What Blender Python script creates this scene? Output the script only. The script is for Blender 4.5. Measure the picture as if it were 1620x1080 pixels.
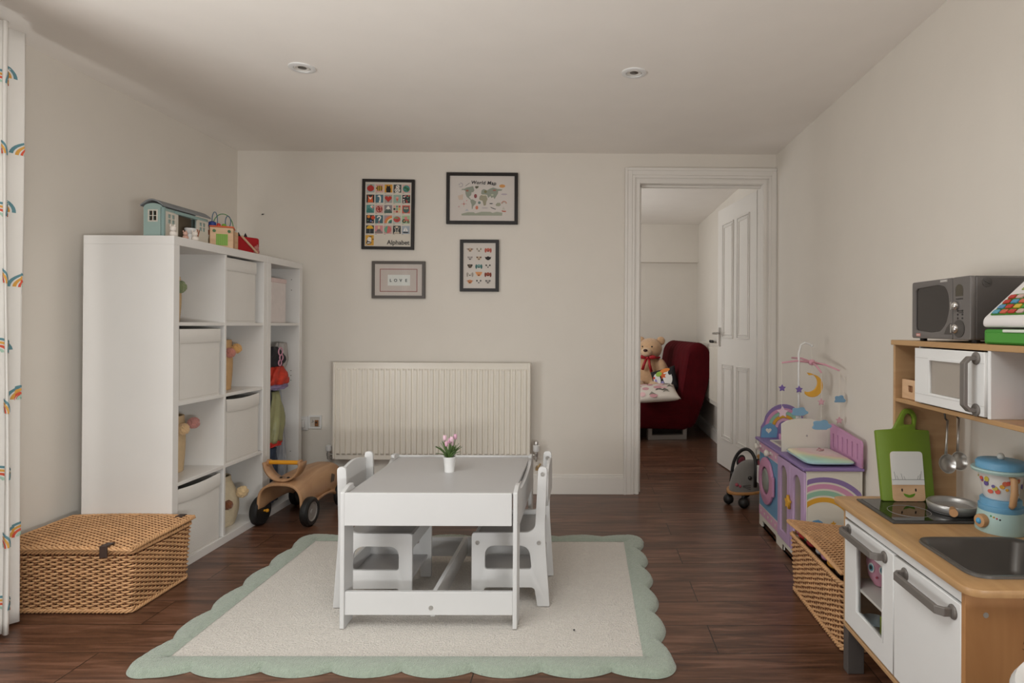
import bpy, bmesh, math, random
from mathutils import Vector, Matrix
random.seed(7)
PI = math.pi
for o in list(bpy.data.objects): bpy.data.objects.remove(o)
S = bpy.context.scene
COL = S.collection

# ------------------------------------------------------------------ camera
cam = bpy.data.cameras.new('camera'); camo = bpy.data.objects.new('camera', cam); COL.objects.link(camo)
cam.sensor_width = 36; cam.lens = 960.4/1620*36
cam.shift_x = (810-936.7)/1620; cam.shift_y = (510.9-540)/1620
yaw, pitch, roll = 0.0081, 0.0035, 0.0054
Fw = Vector((math.sin(yaw)*math.cos(pitch), math.cos(yaw)*math.cos(pitch), math.sin(pitch)))
Rt = Vector((math.cos(yaw), -math.sin(yaw), 0)); Up = Rt.cross(Fw)
R2 = math.cos(roll)*Rt + math.sin(roll)*Up; U2 = -math.sin(roll)*Rt + math.cos(roll)*Up
m = Matrix((R2, U2, -Fw)).transposed().to_4x4(); m.translation = Vector((0, 0, 1.092))
camo.matrix_world = m
cam.clip_start = 0.05
S.camera = camo

# ------------------------------------------------------------------ world, lights, exposure
w = bpy.data.worlds.new('sky'); S.world = w; w.use_nodes = True
bg = w.node_tree.nodes['Background']; bg.inputs[0].default_value = (0.93, 0.95, 1.0, 1); bg.inputs[1].default_value = 0.1
S.view_settings.view_transform = 'Standard'; S.view_settings.look = 'None'
S.view_settings.exposure = 0.06; S.view_settings.gamma = 1.0
S.view_settings.use_curve_mapping = False

def area(name, loc, direction, sx, sy, power, color):
    l = bpy.data.lights.new(name, 'AREA'); l.shape = 'RECTANGLE'; l.size = sx; l.size_y = sy
    l.energy = power; l.color = color
    o = bpy.data.objects.new(name, l); COL.objects.link(o); o.location = loc
    o.rotation_euler = Vector(direction).to_track_quat('-Z', 'Y').to_euler()
    return o
DAY = (1.0, 0.985, 0.97)
area('daylight_patio_door', (-2.62, 0.0, 1.12), (1, 0.25, 0.0), 2.3, 2.0, 4, DAY)
area('daylight_rear_window', (-0.7, -3.4, 1.22), (-0.10, 1, 0.0), 2.7, 1.7, 4, DAY)
area('fill_overhead', (-1.0, 0.45, 2.5), (-0.05, 0.3, -1), 1.7, 1.7, 58, DAY)  # added fill through an invented rooflight, brightens rug and floor
area('fill_right_side', (1.55, -1.3, 1.1), (-1, 0.45, 0.0), 2.3, 1.9, 25, DAY)  # added fill from an invented side door, lifts left wall and ceiling
area('fill_ceiling_left', (-2.50, 0.75, 0.75), (0.35, 0.6, 0.8), 0.9, 0.25, 29, DAY)  # added uplight in the patio reveal, only there to brighten the ceiling
area('fill_ceiling_right', (1.45, -1.2, 0.75), (-0.5, 0.8, 0.8), 0.9, 0.25, 57, DAY)  # second added uplight, evens out the ceiling from the right
area('fill_low_left', (-3.05, 0.15, 0.06), (1, 0.22, 0.95), 2.6, 0.9, 48, DAY)  # added low fill imitating ground bounce; no paving is modelled
area('daylight_next_room', (-0.78, 5.1, 1.35), (1, 0.7, 0.15), 1.1, 1.1, 20, DAY)

# ------------------------------------------------------------------ colour and materials
def lin(h):
    h = h.lstrip('#'); r = [int(h[i:i+2], 16)/255 for i in (0, 2, 4)]
    return tuple(c/12.92 if c <= 0.04045 else ((c+0.055)/1.055)**2.4 for c in r)+(1,)
MC = {}
def mat(hexc, rough=0.55, metal=0.0, bump=None, var=None, spec=0.5, sheen=0.0, coat=0.0, name=None):
    """procedural principled paint; bump=(scale,strength); var=(scale,amount,stretch)"""
    key = (hexc, rough, metal, bump, var, spec, sheen, coat)
    if key in MC: return MC[key]
    m = bpy.data.materials.new(name or 'paint_'+hexc.lstrip('#')); m.use_nodes = True
    nt = m.node_tree; b = nt.nodes['Principled BSDF']
    c = lin(hexc)
    b.inputs['Base Color'].default_value = c; b.inputs['Roughness'].default_value = rough
    b.inputs['Metallic'].default_value = metal; b.inputs['Specular IOR Level'].default_value = spec
    b.inputs['Sheen Weight'].default_value = sheen; b.inputs['Coat Weight'].default_value = coat
    tc = nt.nodes.new('ShaderNodeTexCoord')
    if var is None: var = (6.0, 0.03, (1, 1, 1))
    mp = nt.nodes.new('ShaderNodeMapping'); mp.inputs['Scale'].default_value = var[2]
    nt.links.new(tc.outputs['Object'], mp.inputs[0])
    n = nt.nodes.new('ShaderNodeTexNoise'); n.inputs['Scale'].default_value = var[0]; n.inputs['Detail'].default_value = 5
    nt.links.new(mp.outputs[0], n.inputs['Vector'])
    mx = nt.nodes.new('ShaderNodeMix'); mx.data_type = 'RGBA'
    a = var[1]
    mx.inputs[6].default_value = tuple(max(0, v*(1-a)) for v in c[:3])+(1,)
    mx.inputs[7].default_value = tuple(min(1, v*(1+a)) for v in c[:3])+(1,)
    nt.links.new(n.outputs[0], mx.inputs[0]); nt.links.new(mx.outputs[2], b.inputs['Base Color'])
    if bump:
        nb = nt.nodes.new('ShaderNodeTexNoise'); nb.inputs['Scale'].default_value = bump[0]; nb.inputs['Detail'].default_value = 3
        nt.links.new(tc.outputs['Object'], nb.inputs['Vector'])
        bp = nt.nodes.new('ShaderNodeBump'); bp.inputs['Strength'].default_value = bump[1]; bp.inputs['Distance'].default_value = 0.004
        nt.links.new(nb.outputs[0], bp.inputs['Height']); nt.links.new(bp.outputs[0], b.inputs['Normal'])
    MC[key] = m
    return m

def wood(name, c1, c2, rough=0.45, stretch=(1, 14, 1), scale=3.0, contrast=1.0):
    m = bpy.data.materials.new(name); m.use_nodes = True; nt = m.node_tree; b = nt.nodes['Principled BSDF']
    tc = nt.nodes.new('ShaderNodeTexCoord'); mp = nt.nodes.new('ShaderNodeMapping'); mp.inputs['Scale'].default_value = stretch
    nt.links.new(tc.outputs['Object'], mp.inputs[0])
    n = nt.nodes.new('ShaderNodeTexNoise'); n.inputs['Scale'].default_value = scale; n.inputs['Detail'].default_value = 8; n.inputs['Distortion'].default_value = 0.6
    nt.links.new(mp.outputs[0], n.inputs['Vector'])
    r = nt.nodes.new('ShaderNodeValToRGB'); r.color_ramp.elements[0].position = 0.5-0.2/contrast; r.color_ramp.elements[1].position = 0.5+0.2/contrast
    r.color_ramp.elements[0].color = lin(c1); r.color_ramp.elements[1].color = lin(c2)
    nt.links.new(n.outputs[0], r.inputs[0]); nt.links.new(r.outputs[0], b.inputs['Base Color'])
    b.inputs['Roughness'].default_value = rough
    return m

def glassmat(name, tint='#ffffff', gloss=0.12, rough=0.02):
    m = bpy.data.materials.new(name); m.use_nodes = True; nt = m.node_tree; nt.nodes.clear()
    out = nt.nodes.new('ShaderNodeOutputMaterial'); t = nt.nodes.new('ShaderNodeBsdfTransparent'); g = nt.nodes.new('ShaderNodeBsdfGlossy')
    t.inputs[0].default_value = lin(tint); g.inputs['Roughness'].default_value = rough
    fr = nt.nodes.new('ShaderNodeFresnel'); fr.inputs[0].default_value = 1.5
    ad = nt.nodes.new('ShaderNodeMath'); ad.operation = 'ADD'; ad.inputs[1].default_value = gloss
    ge = nt.nodes.new('ShaderNodeNewGeometry'); iv = nt.nodes.new('ShaderNodeMath'); iv.operation = 'SUBTRACT'; iv.inputs[0].default_value = 1
    nt.links.new(ge.outputs['Backfacing'], iv.inputs[1])      # reflect once, at the outer face of the pane
    mu = nt.nodes.new('ShaderNodeMath'); mu.operation = 'MULTIPLY'
    nt.links.new(fr.outputs[0], mu.inputs[0]); nt.links.new(iv.outputs[0], mu.inputs[1]); nt.links.new(mu.outputs[0], ad.inputs[0])
    mx = nt.nodes.new('ShaderNodeMixShader'); nt.links.new(ad.outputs[0], mx.inputs[0]); nt.links.new(t.outputs[0], mx.inputs[1]); nt.links.new(g.outputs[0], mx.inputs[2])
    nt.links.new(mx.outputs[0], out.inputs[0])
    return m

def floor_mat():
    m = bpy.data.materials.new('dark_walnut_laminate'); m.use_nodes = True; nt = m.node_tree; b = nt.nodes['Principled BSDF']
    L = nt.links.new
    tc = nt.nodes.new('ShaderNodeTexCoord')
    mp = nt.nodes.new('ShaderNodeMapping'); mp.inputs['Location'].default_value = (0.35, -2.026+0.19*20, 0)
    L(tc.outputs['Object'], mp.inputs[0])
    bk = nt.nodes.new('ShaderNodeTexBrick'); bk.offset = 0.37; bk.offset_frequency = 2
    bk.inputs['Scale'].default_value = 1; bk.inputs['Brick Width'].default_value = 1.26; bk.inputs['Row Height'].default_value = 0.19
    bk.inputs['Mortar Size'].default_value = 0.002; bk.inputs['Mortar Smooth'].default_value = 0.1
    bk.inputs['Color1'].default_value = (0, 0, 0, 1); bk.inputs['Color2'].default_value = (1, 1, 1, 1); bk.inputs['Mortar'].default_value = (.5, .5, .5, 1)
    L(mp.outputs[0], bk.inputs[0])
    # grain, shifted plank by plank
    ad = nt.nodes.new('ShaderNodeVectorMath'); ad.operation = 'MULTIPLY_ADD'
    L(bk.outputs['Color'], ad.inputs[0]); ad.inputs[1].default_value = (7, 3, 1); L(tc.outputs['Object'], ad.inputs[2])
    mg = nt.nodes.new('ShaderNodeMapping'); mg.inputs['Scale'].default_value = (1.0, 11, 1); L(ad.outputs[0], mg.inputs[0])
    n = nt.nodes.new('ShaderNodeTexNoise'); n.inputs['Scale'].default_value = 2.6; n.inputs['Detail'].default_value = 9; n.inputs['Roughness'].default_value = 0.62; n.inputs['Distortion'].default_value = 1.0
    L(mg.outputs[0], n.inputs['Vector'])
    r = nt.nodes.new('ShaderNodeValToRGB'); e = r.color_ramp.elements
    e[0].position = .28; e[0].color = lin('#38241d'); e[1].position = .74; e[1].color = lin('#8a6351')
    e2 = r.color_ramp.elements.new(.5); e2.color = lin('#60402f')
    L(n.outputs[0], r.inputs[0])
    hv = nt.nodes.new('ShaderNodeHueSaturation'); mr = nt.nodes.new('ShaderNodeMapRange'); mr.inputs[3].default_value = .82; mr.inputs[4].default_value = 1.15
    L(bk.outputs['Color'], mr.inputs[0]); L(mr.outputs[0], hv.inputs['Value']); L(r.outputs[0], hv.inputs['Color'])
    mx = nt.nodes.new('ShaderNodeMix'); mx.data_type = 'RGBA'; mx.inputs[7].default_value = lin('#2a1b14')
    L(bk.outputs['Fac'], mx.inputs[0]); L(hv.outputs[0], mx.inputs[6]); L(mx.outputs[2], b.inputs['Base Color'])
    b.inputs['Roughness'].default_value = 0.30; b.inputs['Specular IOR Level'].default_value = 0.5
    n2 = nt.nodes.new('ShaderNodeTexNoise'); n2.inputs['Scale'].default_value = 14; L(mg.outputs[0], n2.inputs['Vector'])
    bp = nt.nodes.new('ShaderNodeBump'); bp.inputs['Strength'].default_value = 0.12; bp.inputs['Distance'].default_value = .001
    L(n2.outputs[0], bp.inputs['Height'])
    iv = nt.nodes.new('ShaderNodeMath'); iv.operation = 'SUBTRACT'; iv.inputs[0].default_value = 1; L(bk.outputs['Fac'], iv.inputs[1])
    bp2 = nt.nodes.new('ShaderNodeBump'); bp2.inputs['Strength'].default_value = 0.8; bp2.inputs['Distance'].default_value = .002
    L(iv.outputs[0], bp2.inputs['Height']); L(bp.outputs[0], bp2.inputs['Normal']); L(bp2.outputs[0], b.inputs['Normal'])
    return m

WALL = mat('#e2dbd1', .85, bump=(60, .06)); CEIL = mat('#f3ede6', .9, bump=(40, .04))
WHITE = mat('#e4e3e1', .38); TRIM = mat('#e6e1da', .42); LAM = mat('#e2dfdb', .4)
TWHITE = mat('#cccbca', .5)
GREYTOP = mat('#b5b3b3', .35); GREYSEAT = mat('#a3a1a1', .4)
STEEL = mat('#c9c6c2', .32, metal=.85); DARKMETAL = mat('#55504c', .4, metal=.6)
BLACK = mat('#1c1a1a', .45); FRAMEB = mat('#1a1311', .4); RUBBER = mat('#191818', .5)
CANVAS = mat('#dedad4', .9, bump=(220, .25))
BIRCH = wood('birch_veneer', '#b08a62', '#c39e76', .45, (1, 1, 9), 3)
BIRCHTOP = wood('birch_worktop', '#a98258', '#bd976a', .4, (9, 1, 1), 3)
BIRCHSIDE = wood('warm_birch_side', '#a8774a', '#b98858', .5, (6, 1, 1), 3)
PLY = wood('bent_plywood', '#a97f5c', '#bf9670', .4, (10, 1, 1), 4)
LIGHTWOOD = wood('pale_wood', '#c79f78', '#dcb893', .5, (1, 1, 6), 5)
WICKER = mat('#c99b6e', .55, var=(22, .36, (1, 1, 1)), name='willow'); WICKERD = mat('#84583a', .75, var=(20, .3, (1, 1, 1)), name='dark_willow')
HANDLEG = mat('#76706b', .42, metal=.25)

# ------------------------------------------------------------------ mesh building
class MB:
    def __init__(s): s.v = []; s.f = []; s.m = []; s.mats = []; s.cur = 0
    def use(s, mt):
        if mt not in s.mats: s.mats.append(mt)
        s.cur = s.mats.index(mt); return s
    def add(s, vs, fs):
        k = len(s.v); s.v += [Vector(p) for p in vs]; s.f += [tuple(i+k for i in f) for f in fs]; s.m += [s.cur]*len(fs); return s
    def box(s, x0, y0, z0, x1, y1, z1, M=None):
        vs = [Vector((x, y, z)) for z in (z0, z1) for y in (y0, y1) for x in (x0, x1)]
        if M: vs = [M @ p for p in vs]
        return s.add(vs, [(0, 2, 3, 1), (4, 5, 7, 6), (0, 1, 5, 4), (2, 6, 7, 3), (0, 4, 6, 2), (1, 3, 7, 5)])
    def prism(s, pts, fr, t):
        """polygon pts (u,v) in frame fr, thickness t behind the face (-w)"""
        n = len(pts); f = [fr @ Vector((u, v, 0)) for u, v in pts]; b = [fr @ Vector((u, v, -t)) for u, v in pts]
        fs = [tuple(range(n)), tuple(range(2*n-1, n-1, -1))]+[(i, i+n, (i+1) % n+n, (i+1) % n) for i in range(n)]
        return s.add(f+b, fs)
    def flat(s, pts, fr, off=0.0):
        return s.add([fr @ Vector((u, v, off)) for u, v in pts], [tuple(range(len(pts)))])
    def tube(s, path, r, n=8, closed=False, caps=True):
        path = [Vector(p) for p in path]; N = len(path); rs = r if isinstance(r, (list, tuple)) else [r]*N
        vs = []; prev = None
        for i, p in enumerate(path):
            if closed: t = path[(i+1) % N]-path[i-1]
            else: t = path[min(i+1, N-1)]-path[max(i-1, 0)]
            if t.length < 1e-9: t = Vector((0, 0, 1))
            t.normalize()
            if prev is None:
                a = Vector((0, 0, 1)) if abs(t.z) < .9 else Vector((1, 0, 0)); x = t.cross(a).normalized()
            else:
                x = (prev-t*prev.dot(t))
                if x.length < 1e-6: x = t.orthogonal()
                x.normalize()
            prev = x; y = t.cross(x)
            for k in range(n):
                a = 2*PI*k/n; vs.append(p+(x*math.cos(a)+y*math.sin(a))*rs[i])
        fs = []
        for i in range(N if closed else N-1):
            j = (i+1) % N
            for k in range(n):
                l = (k+1) % n; fs.append((i*n+k, i*n+l, j*n+l, j*n+k))
        if caps and not closed: fs += [tuple(range(n-1, -1, -1)), tuple((N-1)*n+k for k in range(n))]
        return s.add(vs, fs)
    def lathe(s, prof, M=None, n=32):
        """prof list of (r,z) about local z, matrix M"""
        M = M or Matrix(); vs = []; fs = []
        for r, z in prof:
            for k in range(n):
                a = 2*PI*k/n; vs.append(M @ Vector((r*math.cos(a), r*math.sin(a), z)))
        for i in range(len(prof)-1):
            for k in range(n):
                l = (k+1) % n; fs.append((i*n+k, i*n+l, (i+1)*n+l, (i+1)*n+k))
        if prof[0][0] > 1e-5: fs.append(tuple(range(n-1, -1, -1)))
        if prof[-1][0] > 1e-5: fs.append(tuple((len(prof)-1)*n+k for k in range(n)))
        return s.add(vs, fs)
    def ball(s, c, r, n=16, M=None, f=None):
        """ellipsoid, r scalar or 3-vector; f(dir)->radius factor; M rotation"""
        r = (r, r, r) if not isinstance(r, (tuple, list)) else r; c = Vector(c); vs = []; fs = []; q = n//2
        for i in range(q+1):
            th = PI*i/q
            for k in range(n):
                a = 2*PI*k/n; d = Vector((math.sin(th)*math.cos(a), math.sin(th)*math.sin(a), math.cos(th)))
                g = f(d) if f else 1
                p = Vector((d.x*r[0], d.y*r[1], d.z*r[2]))*g
                if M: p = M @ p
                vs.append(c+p)
        for i in range(q):
            for k in range(n):
                l = (k+1) % n; fs.append((i*n+k, (i+1)*n+k, (i+1)*n+l, i*n+l))
        return s.add(vs, fs)

def chain_inv(o):
    M = Matrix()
    while o: M = o.matrix_basis @ M; o = o.parent
    return M.inverted()

def link(name, me, parent=None, local=False, loc=None):
    o = bpy.data.objects.new(name, me); COL.objects.link(o)
    if parent is not None:
        if not local: me.transform(chain_inv(parent))
        o.parent = parent
    elif loc is not None:
        me.transform(Matrix.Translation(-Vector(loc))); o.location = loc
    return o

def obj(name, mb, mt=None, parent=None, local=False, bevel=0, smooth=False, seg=2, loc=None, subsurf=0):
    me = bpy.data.meshes.new(name)
    me.from_pydata([tuple(v) for v in mb.v], [], mb.f)
    mats = mb.mats if mb.mats else [mt]
    if mb.mats and mt and mt not in mats: pass
    for q in mats: me.materials.append(q)
    if mb.mats: me.polygons.foreach_set('material_index', mb.m)
    bm = bmesh.new(); bm.from_mesh(me); bmesh.ops.remove_doubles(bm, verts=bm.verts, dist=1e-6)
    if not mb.__dict__.get('open'): bmesh.ops.recalc_face_normals(bm, faces=bm.faces)
    bm.to_mesh(me); bm.free()
    if smooth:
        me.polygons.foreach_set('use_smooth', [True]*len(me.polygons))
        if smooth is not True: me.set_sharp_from_angle(angle=math.radians(smooth))
    o = link(name, me, parent, local, loc)
    if bevel:
        b = o.modifiers.new('bevel', 'BEVEL'); b.width = bevel; b.segments = seg; b.limit_method = 'ANGLE'; b.angle_limit = math.radians(35)
        b.harden_normals = False
    if subsurf:
        b = o.modifiers.new('sub', 'SUBSURF'); b.levels = subsurf; b.render_levels = subsurf
    return o

def B(name, x0, y0, z0, x1, y1, z1, mt, parent=None, bevel=.0015, **k):
    return obj(name, MB().box(x0, y0, z0, x1, y1, z1), mt, parent, bevel=bevel, **k)

def frame(o, u, v):
    u = Vector(u).normalized(); v = Vector(v); v = (v-u*v.dot(u)).normalized(); wv = u.cross(v)
    M = Matrix((u, v, wv)).transposed().to_4x4(); M.translation = Vector(o); return M
def FRONT(o): return frame(o, (1, 0, 0), (0, 0, 1))      # faces -Y, towards the camera
def LEFTF(o): return frame(o, (0, -1, 0), (0, 0, 1))     # faces -X; u runs towards the camera

def rnd(pts, r, n=5):
    """round the corners of a 2D polygon; r number or list"""
    out = []; N = len(pts)
    for i in range(N):
        p = Vector(pts[i]); a = Vector(pts[i-1])-p; b = Vector(pts[(i+1) % N])-p
        rr = r[i] if isinstance(r, (list, tuple)) else r
        d = min(rr, a.length*.49, b.length*.49)
        if d < 1e-5: out.append(tuple(p)); continue
        p0 = p+a.normalized()*d; p1 = p+b.normalized()*d
        for k in range(n+1):
            t = k/n; out.append(tuple((1-t)**2*p0+2*t*(1-t)*p+t*t*p1))
    return out
def rect(x0, y0, x1, y1): return [(x0, y0), (x1, y0), (x1, y1), (x0, y1)]
def circ(cx, cy, r, n=20, ry=None, a0=0, a1=2*PI):
    ry = ry or r; full = abs(a1-a0-2*PI) < 1e-6; m_ = n if full else n+1
    return [(cx+r*math.cos(a0+(a1-a0)*k/n), cy+ry*math.sin(a0+(a1-a0)*k/n)) for k in range(m_)]
def band(cx, cy, r0, r1, a0, a1, n=16):
    return [(cx+r1*math.cos(a0+(a1-a0)*k/n), cy+r1*math.sin(a0+(a1-a0)*k/n)) for k in range(n+1)] + \
           [(cx+r0*math.cos(a1+(a0-a1)*k/n), cy+r0*math.sin(a1+(a0-a1)*k/n)) for k in range(n+1)]
def star(cx, cy, r, ri=None, n=5, a=PI/2):
    ri = ri or r*.5
    return [(cx+(r if k % 2 == 0 else ri)*math.cos(a+PI*k/n), cy+(r if k % 2 == 0 else ri)*math.sin(a+PI*k/n)) for k in range(2*n)]
def cloud(cx, cy, s, sy=.6):
    pts = []
    for k in range(48):
        a = 2*PI*k/48; r = s*(1+.13*math.cos(5*a+.6))
        pts.append((cx+r*math.cos(a), cy+max(-.45*s, r*math.sin(a)*sy)))
    return pts
def heart(cx, cy, s):
    return [(cx+s*16*math.sin(t)**3/16, cy+s*(13*math.cos(t)-5*math.cos(2*t)-2*math.cos(3*t)-math.cos(4*t))/16) for t in [2*PI*k/30 for k in range(30)]]

def curve_mesh(cu):
    o = bpy.data.objects.new('tmp', cu); COL.objects.link(o)
    dg = bpy.context.evaluated_depsgraph_get(); dg.update()
    me = bpy.data.meshes.new_from_object(o.evaluated_get(dg)); bpy.data.objects.remove(o)
    return me
def plate(name, loops, t, fr, mt, parent=None, bevel=0, smooth=False, loc=None):
    """outline with holes, front face at frame plane, thickness t backwards"""
    cu = bpy.data.curves.new('c', 'CURVE'); cu.dimensions = '2D'; cu.fill_mode = 'BOTH'; cu.extrude = max(t/2-bevel, 1e-5); cu.bevel_depth = bevel; cu.bevel_resolution = 1
    cu.offset = -bevel
    for lp in loops:
        sp = cu.splines.new('POLY'); sp.points.add(len(lp)-1)
        for i, p in enumerate(lp): sp.points[i].co = (p[0], p[1], 0, 1)
        sp.use_cyclic_u = True
    me = curve_mesh(cu); me.transform(Matrix.Translation((0, 0, -t/2))); me.transform(fr)
    me.materials.clear(); me.materials.append(mt)
    bm = bmesh.new(); bm.from_mesh(me); bmesh.ops.remove_doubles(bm, verts=bm.verts, dist=1e-6); bm.to_mesh(me); bm.free()
    if smooth: 
        me.polygons.foreach_set('use_smooth', [True]*len(me.polygons)); me.set_sharp_from_angle(angle=math.radians(40))
    return link(name, me, parent, False, loc)
def text(name, body, size, fr, mt, parent, t=0.0006, align='CENTER', spacing=1.0, offset=0.0, shear=0):
    cu = bpy.data.curves.new('t', 'FONT'); cu.body = body; cu.size = size; cu.align_x = align; cu.extrude = t/2; cu.space_character = spacing; cu.offset = offset; cu.shear = shear
    me = curve_mesh(cu); me.transform(fr); me.materials.clear(); me.materials.append(mt)
    return link(name, me, parent)

def tag(o, label, cat, group=None, kind=None):
    o['label'] = label; o['category'] = cat
    if group: o['group'] = group
    if kind: o['kind'] = kind
    return o
def thing(name, label, cat, loc, rz=0, group=None):
    o = bpy.data.objects.new(name, None); COL.objects.link(o); o.empty_display_size = .05
    o.location = loc; o.rotation_euler = (0, 0, rz)
    return tag(o, label, cat, group)
def lab(o, l): o['label'] = l; return o
def struct(name, mb, mt, bevel=0, **k):
    o = obj(name, mb, mt, bevel=bevel, **k); o['kind'] = 'structure'; return o
def copy_tree(o, parent=None):
    c = o.copy(); COL.objects.link(c); c.parent = parent
    for ch in list(o.children): copy_tree(ch, c)
    return c

# ================================================================== THE ROOM
LX, RX, BY, HC, RY = -2.266, 1.225, 3.94, 2.208, -3.2
struct('floor', MB().box(LX-.2, RY-.2, -.06, RX+.15, 6.95, 0), floor_mat())
K0, K1, J0, J1 = -1.85, -.15, -.4, 1.3      # opening added for the overhead fill, above and behind the camera
struct('ceiling', MB().box(LX-.2, J1, HC, RX+.15, 6.95, HC+.12).box(LX-.2, RY-.2, HC, RX+.15, J0, HC+.12).box(LX-.2, J0, HC, K0, J1, HC+.12).box(K1, J0, HC, RX+.15, J1, HC+.12), CEIL)
# left wall with the patio door opening
P0, P1, PH = -1.2, 1.3, 2.08
struct('wall_left', MB().box(LX-.15, RY, 0, LX, P0, HC).box(LX-.15, P1, 0, LX, BY, HC).box(LX-.15, P0, PH, LX, P1, HC), WALL)
Q0, Q1 = -2.6, -.2  # opening added behind the camera for the right side fill
struct('wall_right', MB().box(RX, RY-.15, 0, RX+.15, Q0, HC).box(RX, Q1, 0, RX+.15, 6.9, HC).box(RX, Q0, PH, RX+.15, Q1, HC), WALL)
DL, DR, DT, WT = .34, 1.139, 2.013, .12
struct('wall_back', MB().box(LX-.15, BY, 0, DL-.02, BY+WT, HC).box(DR+.02, BY, 0, RX, BY+WT, HC).box(DL-.02, BY, DT+.02, DR+.02, BY+WT, HC), WALL)
# wall behind the camera with a window
W0, W1, WZ0, WZ1 = -2.1, .7, .02, 2.10
struct('wall_rear', MB().box(LX-.15, RY-.15, 0, W0, RY, HC).box(W1, RY-.15, 0, RX, RY, HC).box(W0, RY-.15, 0, W1, RY, WZ0).box(W0, RY-.15, WZ1, W1, RY, HC), WALL)
# next room
struct('wall_next_room_far', MB().box(-.75, 6.78, 0, RX, 6.9, HC).box(-.6, 6.68, 1.79, RX, 6.78, HC), WALL)
struct('wall_next_room_left', MB().box(-.75, BY+WT, 0, -.6, 4.5, HC).box(-.75, 5.7, 0, -.6, 6.78, HC).box(-.75, 4.5, 0, -.6, 5.7, .8).box(-.75, 4.5, 1.95, -.6, 5.7, HC), WALL)

def window(name, x0, z0, x1, z1, fr, nx, bar=.05, depth=.05):
    root = bpy.data.objects.new(name, None); COL.objects.link(root); root.location = fr.translation; root['kind'] = 'structure'
    loops = [rect(x0, z0, x1, z1)]; wd = (x1-x0-bar*(nx+1))/nx; gl = MB()
    for i in range(nx):
        a = x0+bar+i*(wd+bar); loops.append(rect(a, z0+bar, a+wd, z1-bar))
        gl.prism(rect(a, z0+bar, a+wd, z1-bar), fr @ Matrix.Translation((0, 0, -depth/2)), .004)
    plate('window_frame', loops, depth, fr, WHITE, root)
    obj('glass', gl, GLASS, root)
    return root
GLASS = glassmat('clear_glass', '#fbfdfd', 0.0)
window('window_1', P0, .0, P1, PH, frame((LX-.05, 0, 0), (0, 1, 0), (0, 0, 1)), 2, .07)
window('window_2', W0, WZ0, W1, WZ1, frame((0, RY-.05, 0), (1, 0, 0), (0, 0, 1)), 3)
window('window_added_side', -Q1, 0.0, -Q0, PH, frame((RX+.05, 0, 0), (0, -1, 0), (0, 0, 1)), 2, .07)  # added glazing, out of view, where the right side fill enters
window('window_added_roof', K0, J0, K1, J1, frame((0, 0, HC+.08), (1, 0, 0), (0, 1, 0)), 3)  # added glazing, out of view, under the overhead fill
window('window_3', 4.5, .8, 5.7, 1.95, frame((-.65, 0, 0), (0, 1, 0), (0, 0, 1)), 2)

# skirting boards
def skirting(name, x0, y0, x1, y1, nx, ny):
    mb = MB()
    for (t, za, zb) in ((.018, 0, .106), (.011, .106, .116), (.006, .116, .127)):
        mb.box(min(x0, x1, x0+nx*t, x1+nx*t), min(y0, y1, y0+ny*t, y1+ny*t), za, max(x0, x1, x0+nx*t, x1+nx*t), max(y0, y1, y0+ny*t, y1+ny*t), zb)
    o = obj(name, mb, TRIM, bevel=.002); o['kind'] = 'structure'; return o
skirting('baseboard_back', LX, BY, .245, BY, 0, -1)
skirting('baseboard_left', LX, P1+.05, LX, BY-.02, 1, 0)
skirting('baseboard_right', RX, Q1+.05, RX, 3.9, -1, 0)
skirting('baseboard_next_room_right', RX, 4.95, RX, 6.78, -1, 0)
skirting('baseboard_next_room_far', -.6, 6.78, RX-.02, 6.78, 0, -1)

# door frame: lining plus moulded architrave
door = bpy.data.objects.new('door_1', None); COL.objects.link(door); door.location = (DL, BY, 0); door['kind'] = 'structure'
arch = MB()
def archi(t, a, b):     # stepped moulding between offsets a..b from the opening
    l0, l1, tp0, tp1 = DL-b, DL-a, DT+a, DT+b; r0, r1 = DR+a, min(DR+b, RX-.001)
    arch.box(l0, BY-t, 0, l1, BY, tp1); arch.box(r0, BY-t, 0, r1, BY, tp1); arch.box(l1, BY-t, tp0, r0, BY, tp1)
archi(.013, .004, .024); archi(.009, .024, .034); archi(.017, .034, .052); archi(.021, .052, .082); archi(.026, .082, .099)
obj('architrave', arch, TRIM, door, bevel=.002)
ln = MB().box(DL-.02, BY-.008, 0, DL, BY+WT, DT+.02).box(DR, BY-.008, 0, DR+.02, BY+WT, DT+.02).box(DL, BY-.008, DT, DR, BY+WT, DT+.02)
ln.box(DL, BY+.045, 0, DL+.012, BY+.075, DT).box(DL, BY+.045, DT-.012, DR, BY+.075, DT)
obj('door_lining', ln, TRIM, door, bevel=.001)
# the leaf, swung open into the next room
hx, hy = 1.137, BY+WT+.015; ang = math.radians(7.2)
Lf = Matrix.Translation((hx, hy, 0)) @ Matrix.Rotation(ang, 4, 'Z')    # local +Y runs along the leaf, face at x=0 looks -X
lw, lt = .765, .038
FL = Lf @ frame((0, lw, 0), (0, -1, 0), (0, 0, 1))   # u from far end to hinge
lab(plate('door_leaf', [rect(0, .008, lw, 2.005)], lt, FL, TRIM, door), 'white panelled door leaf standing open')
pm = MB()
for (u0, u1) in ((.115, .345), (.42, .65)):
    for (z0, z1) in ((.22, .80), (1.0, 1.88)):
        for (g, d0) in ((0, .010), (.012, .005), (.024, .008)):
            a, b_, c_, d_ = u0+g, z0+g, u1-g, z1-g; wd = .009
            for q in (rect(a, b_, c_, b_+wd), rect(a, d_-wd, c_, d_), rect(a, b_, a+wd, d_), rect(c_-wd, b_, c_, d_)):
                pm.prism(q, FL @ Matrix.Translation((0, 0, d0)), d0)
obj('panel_moulding', pm, TRIM, door, bevel=.002)
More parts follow.
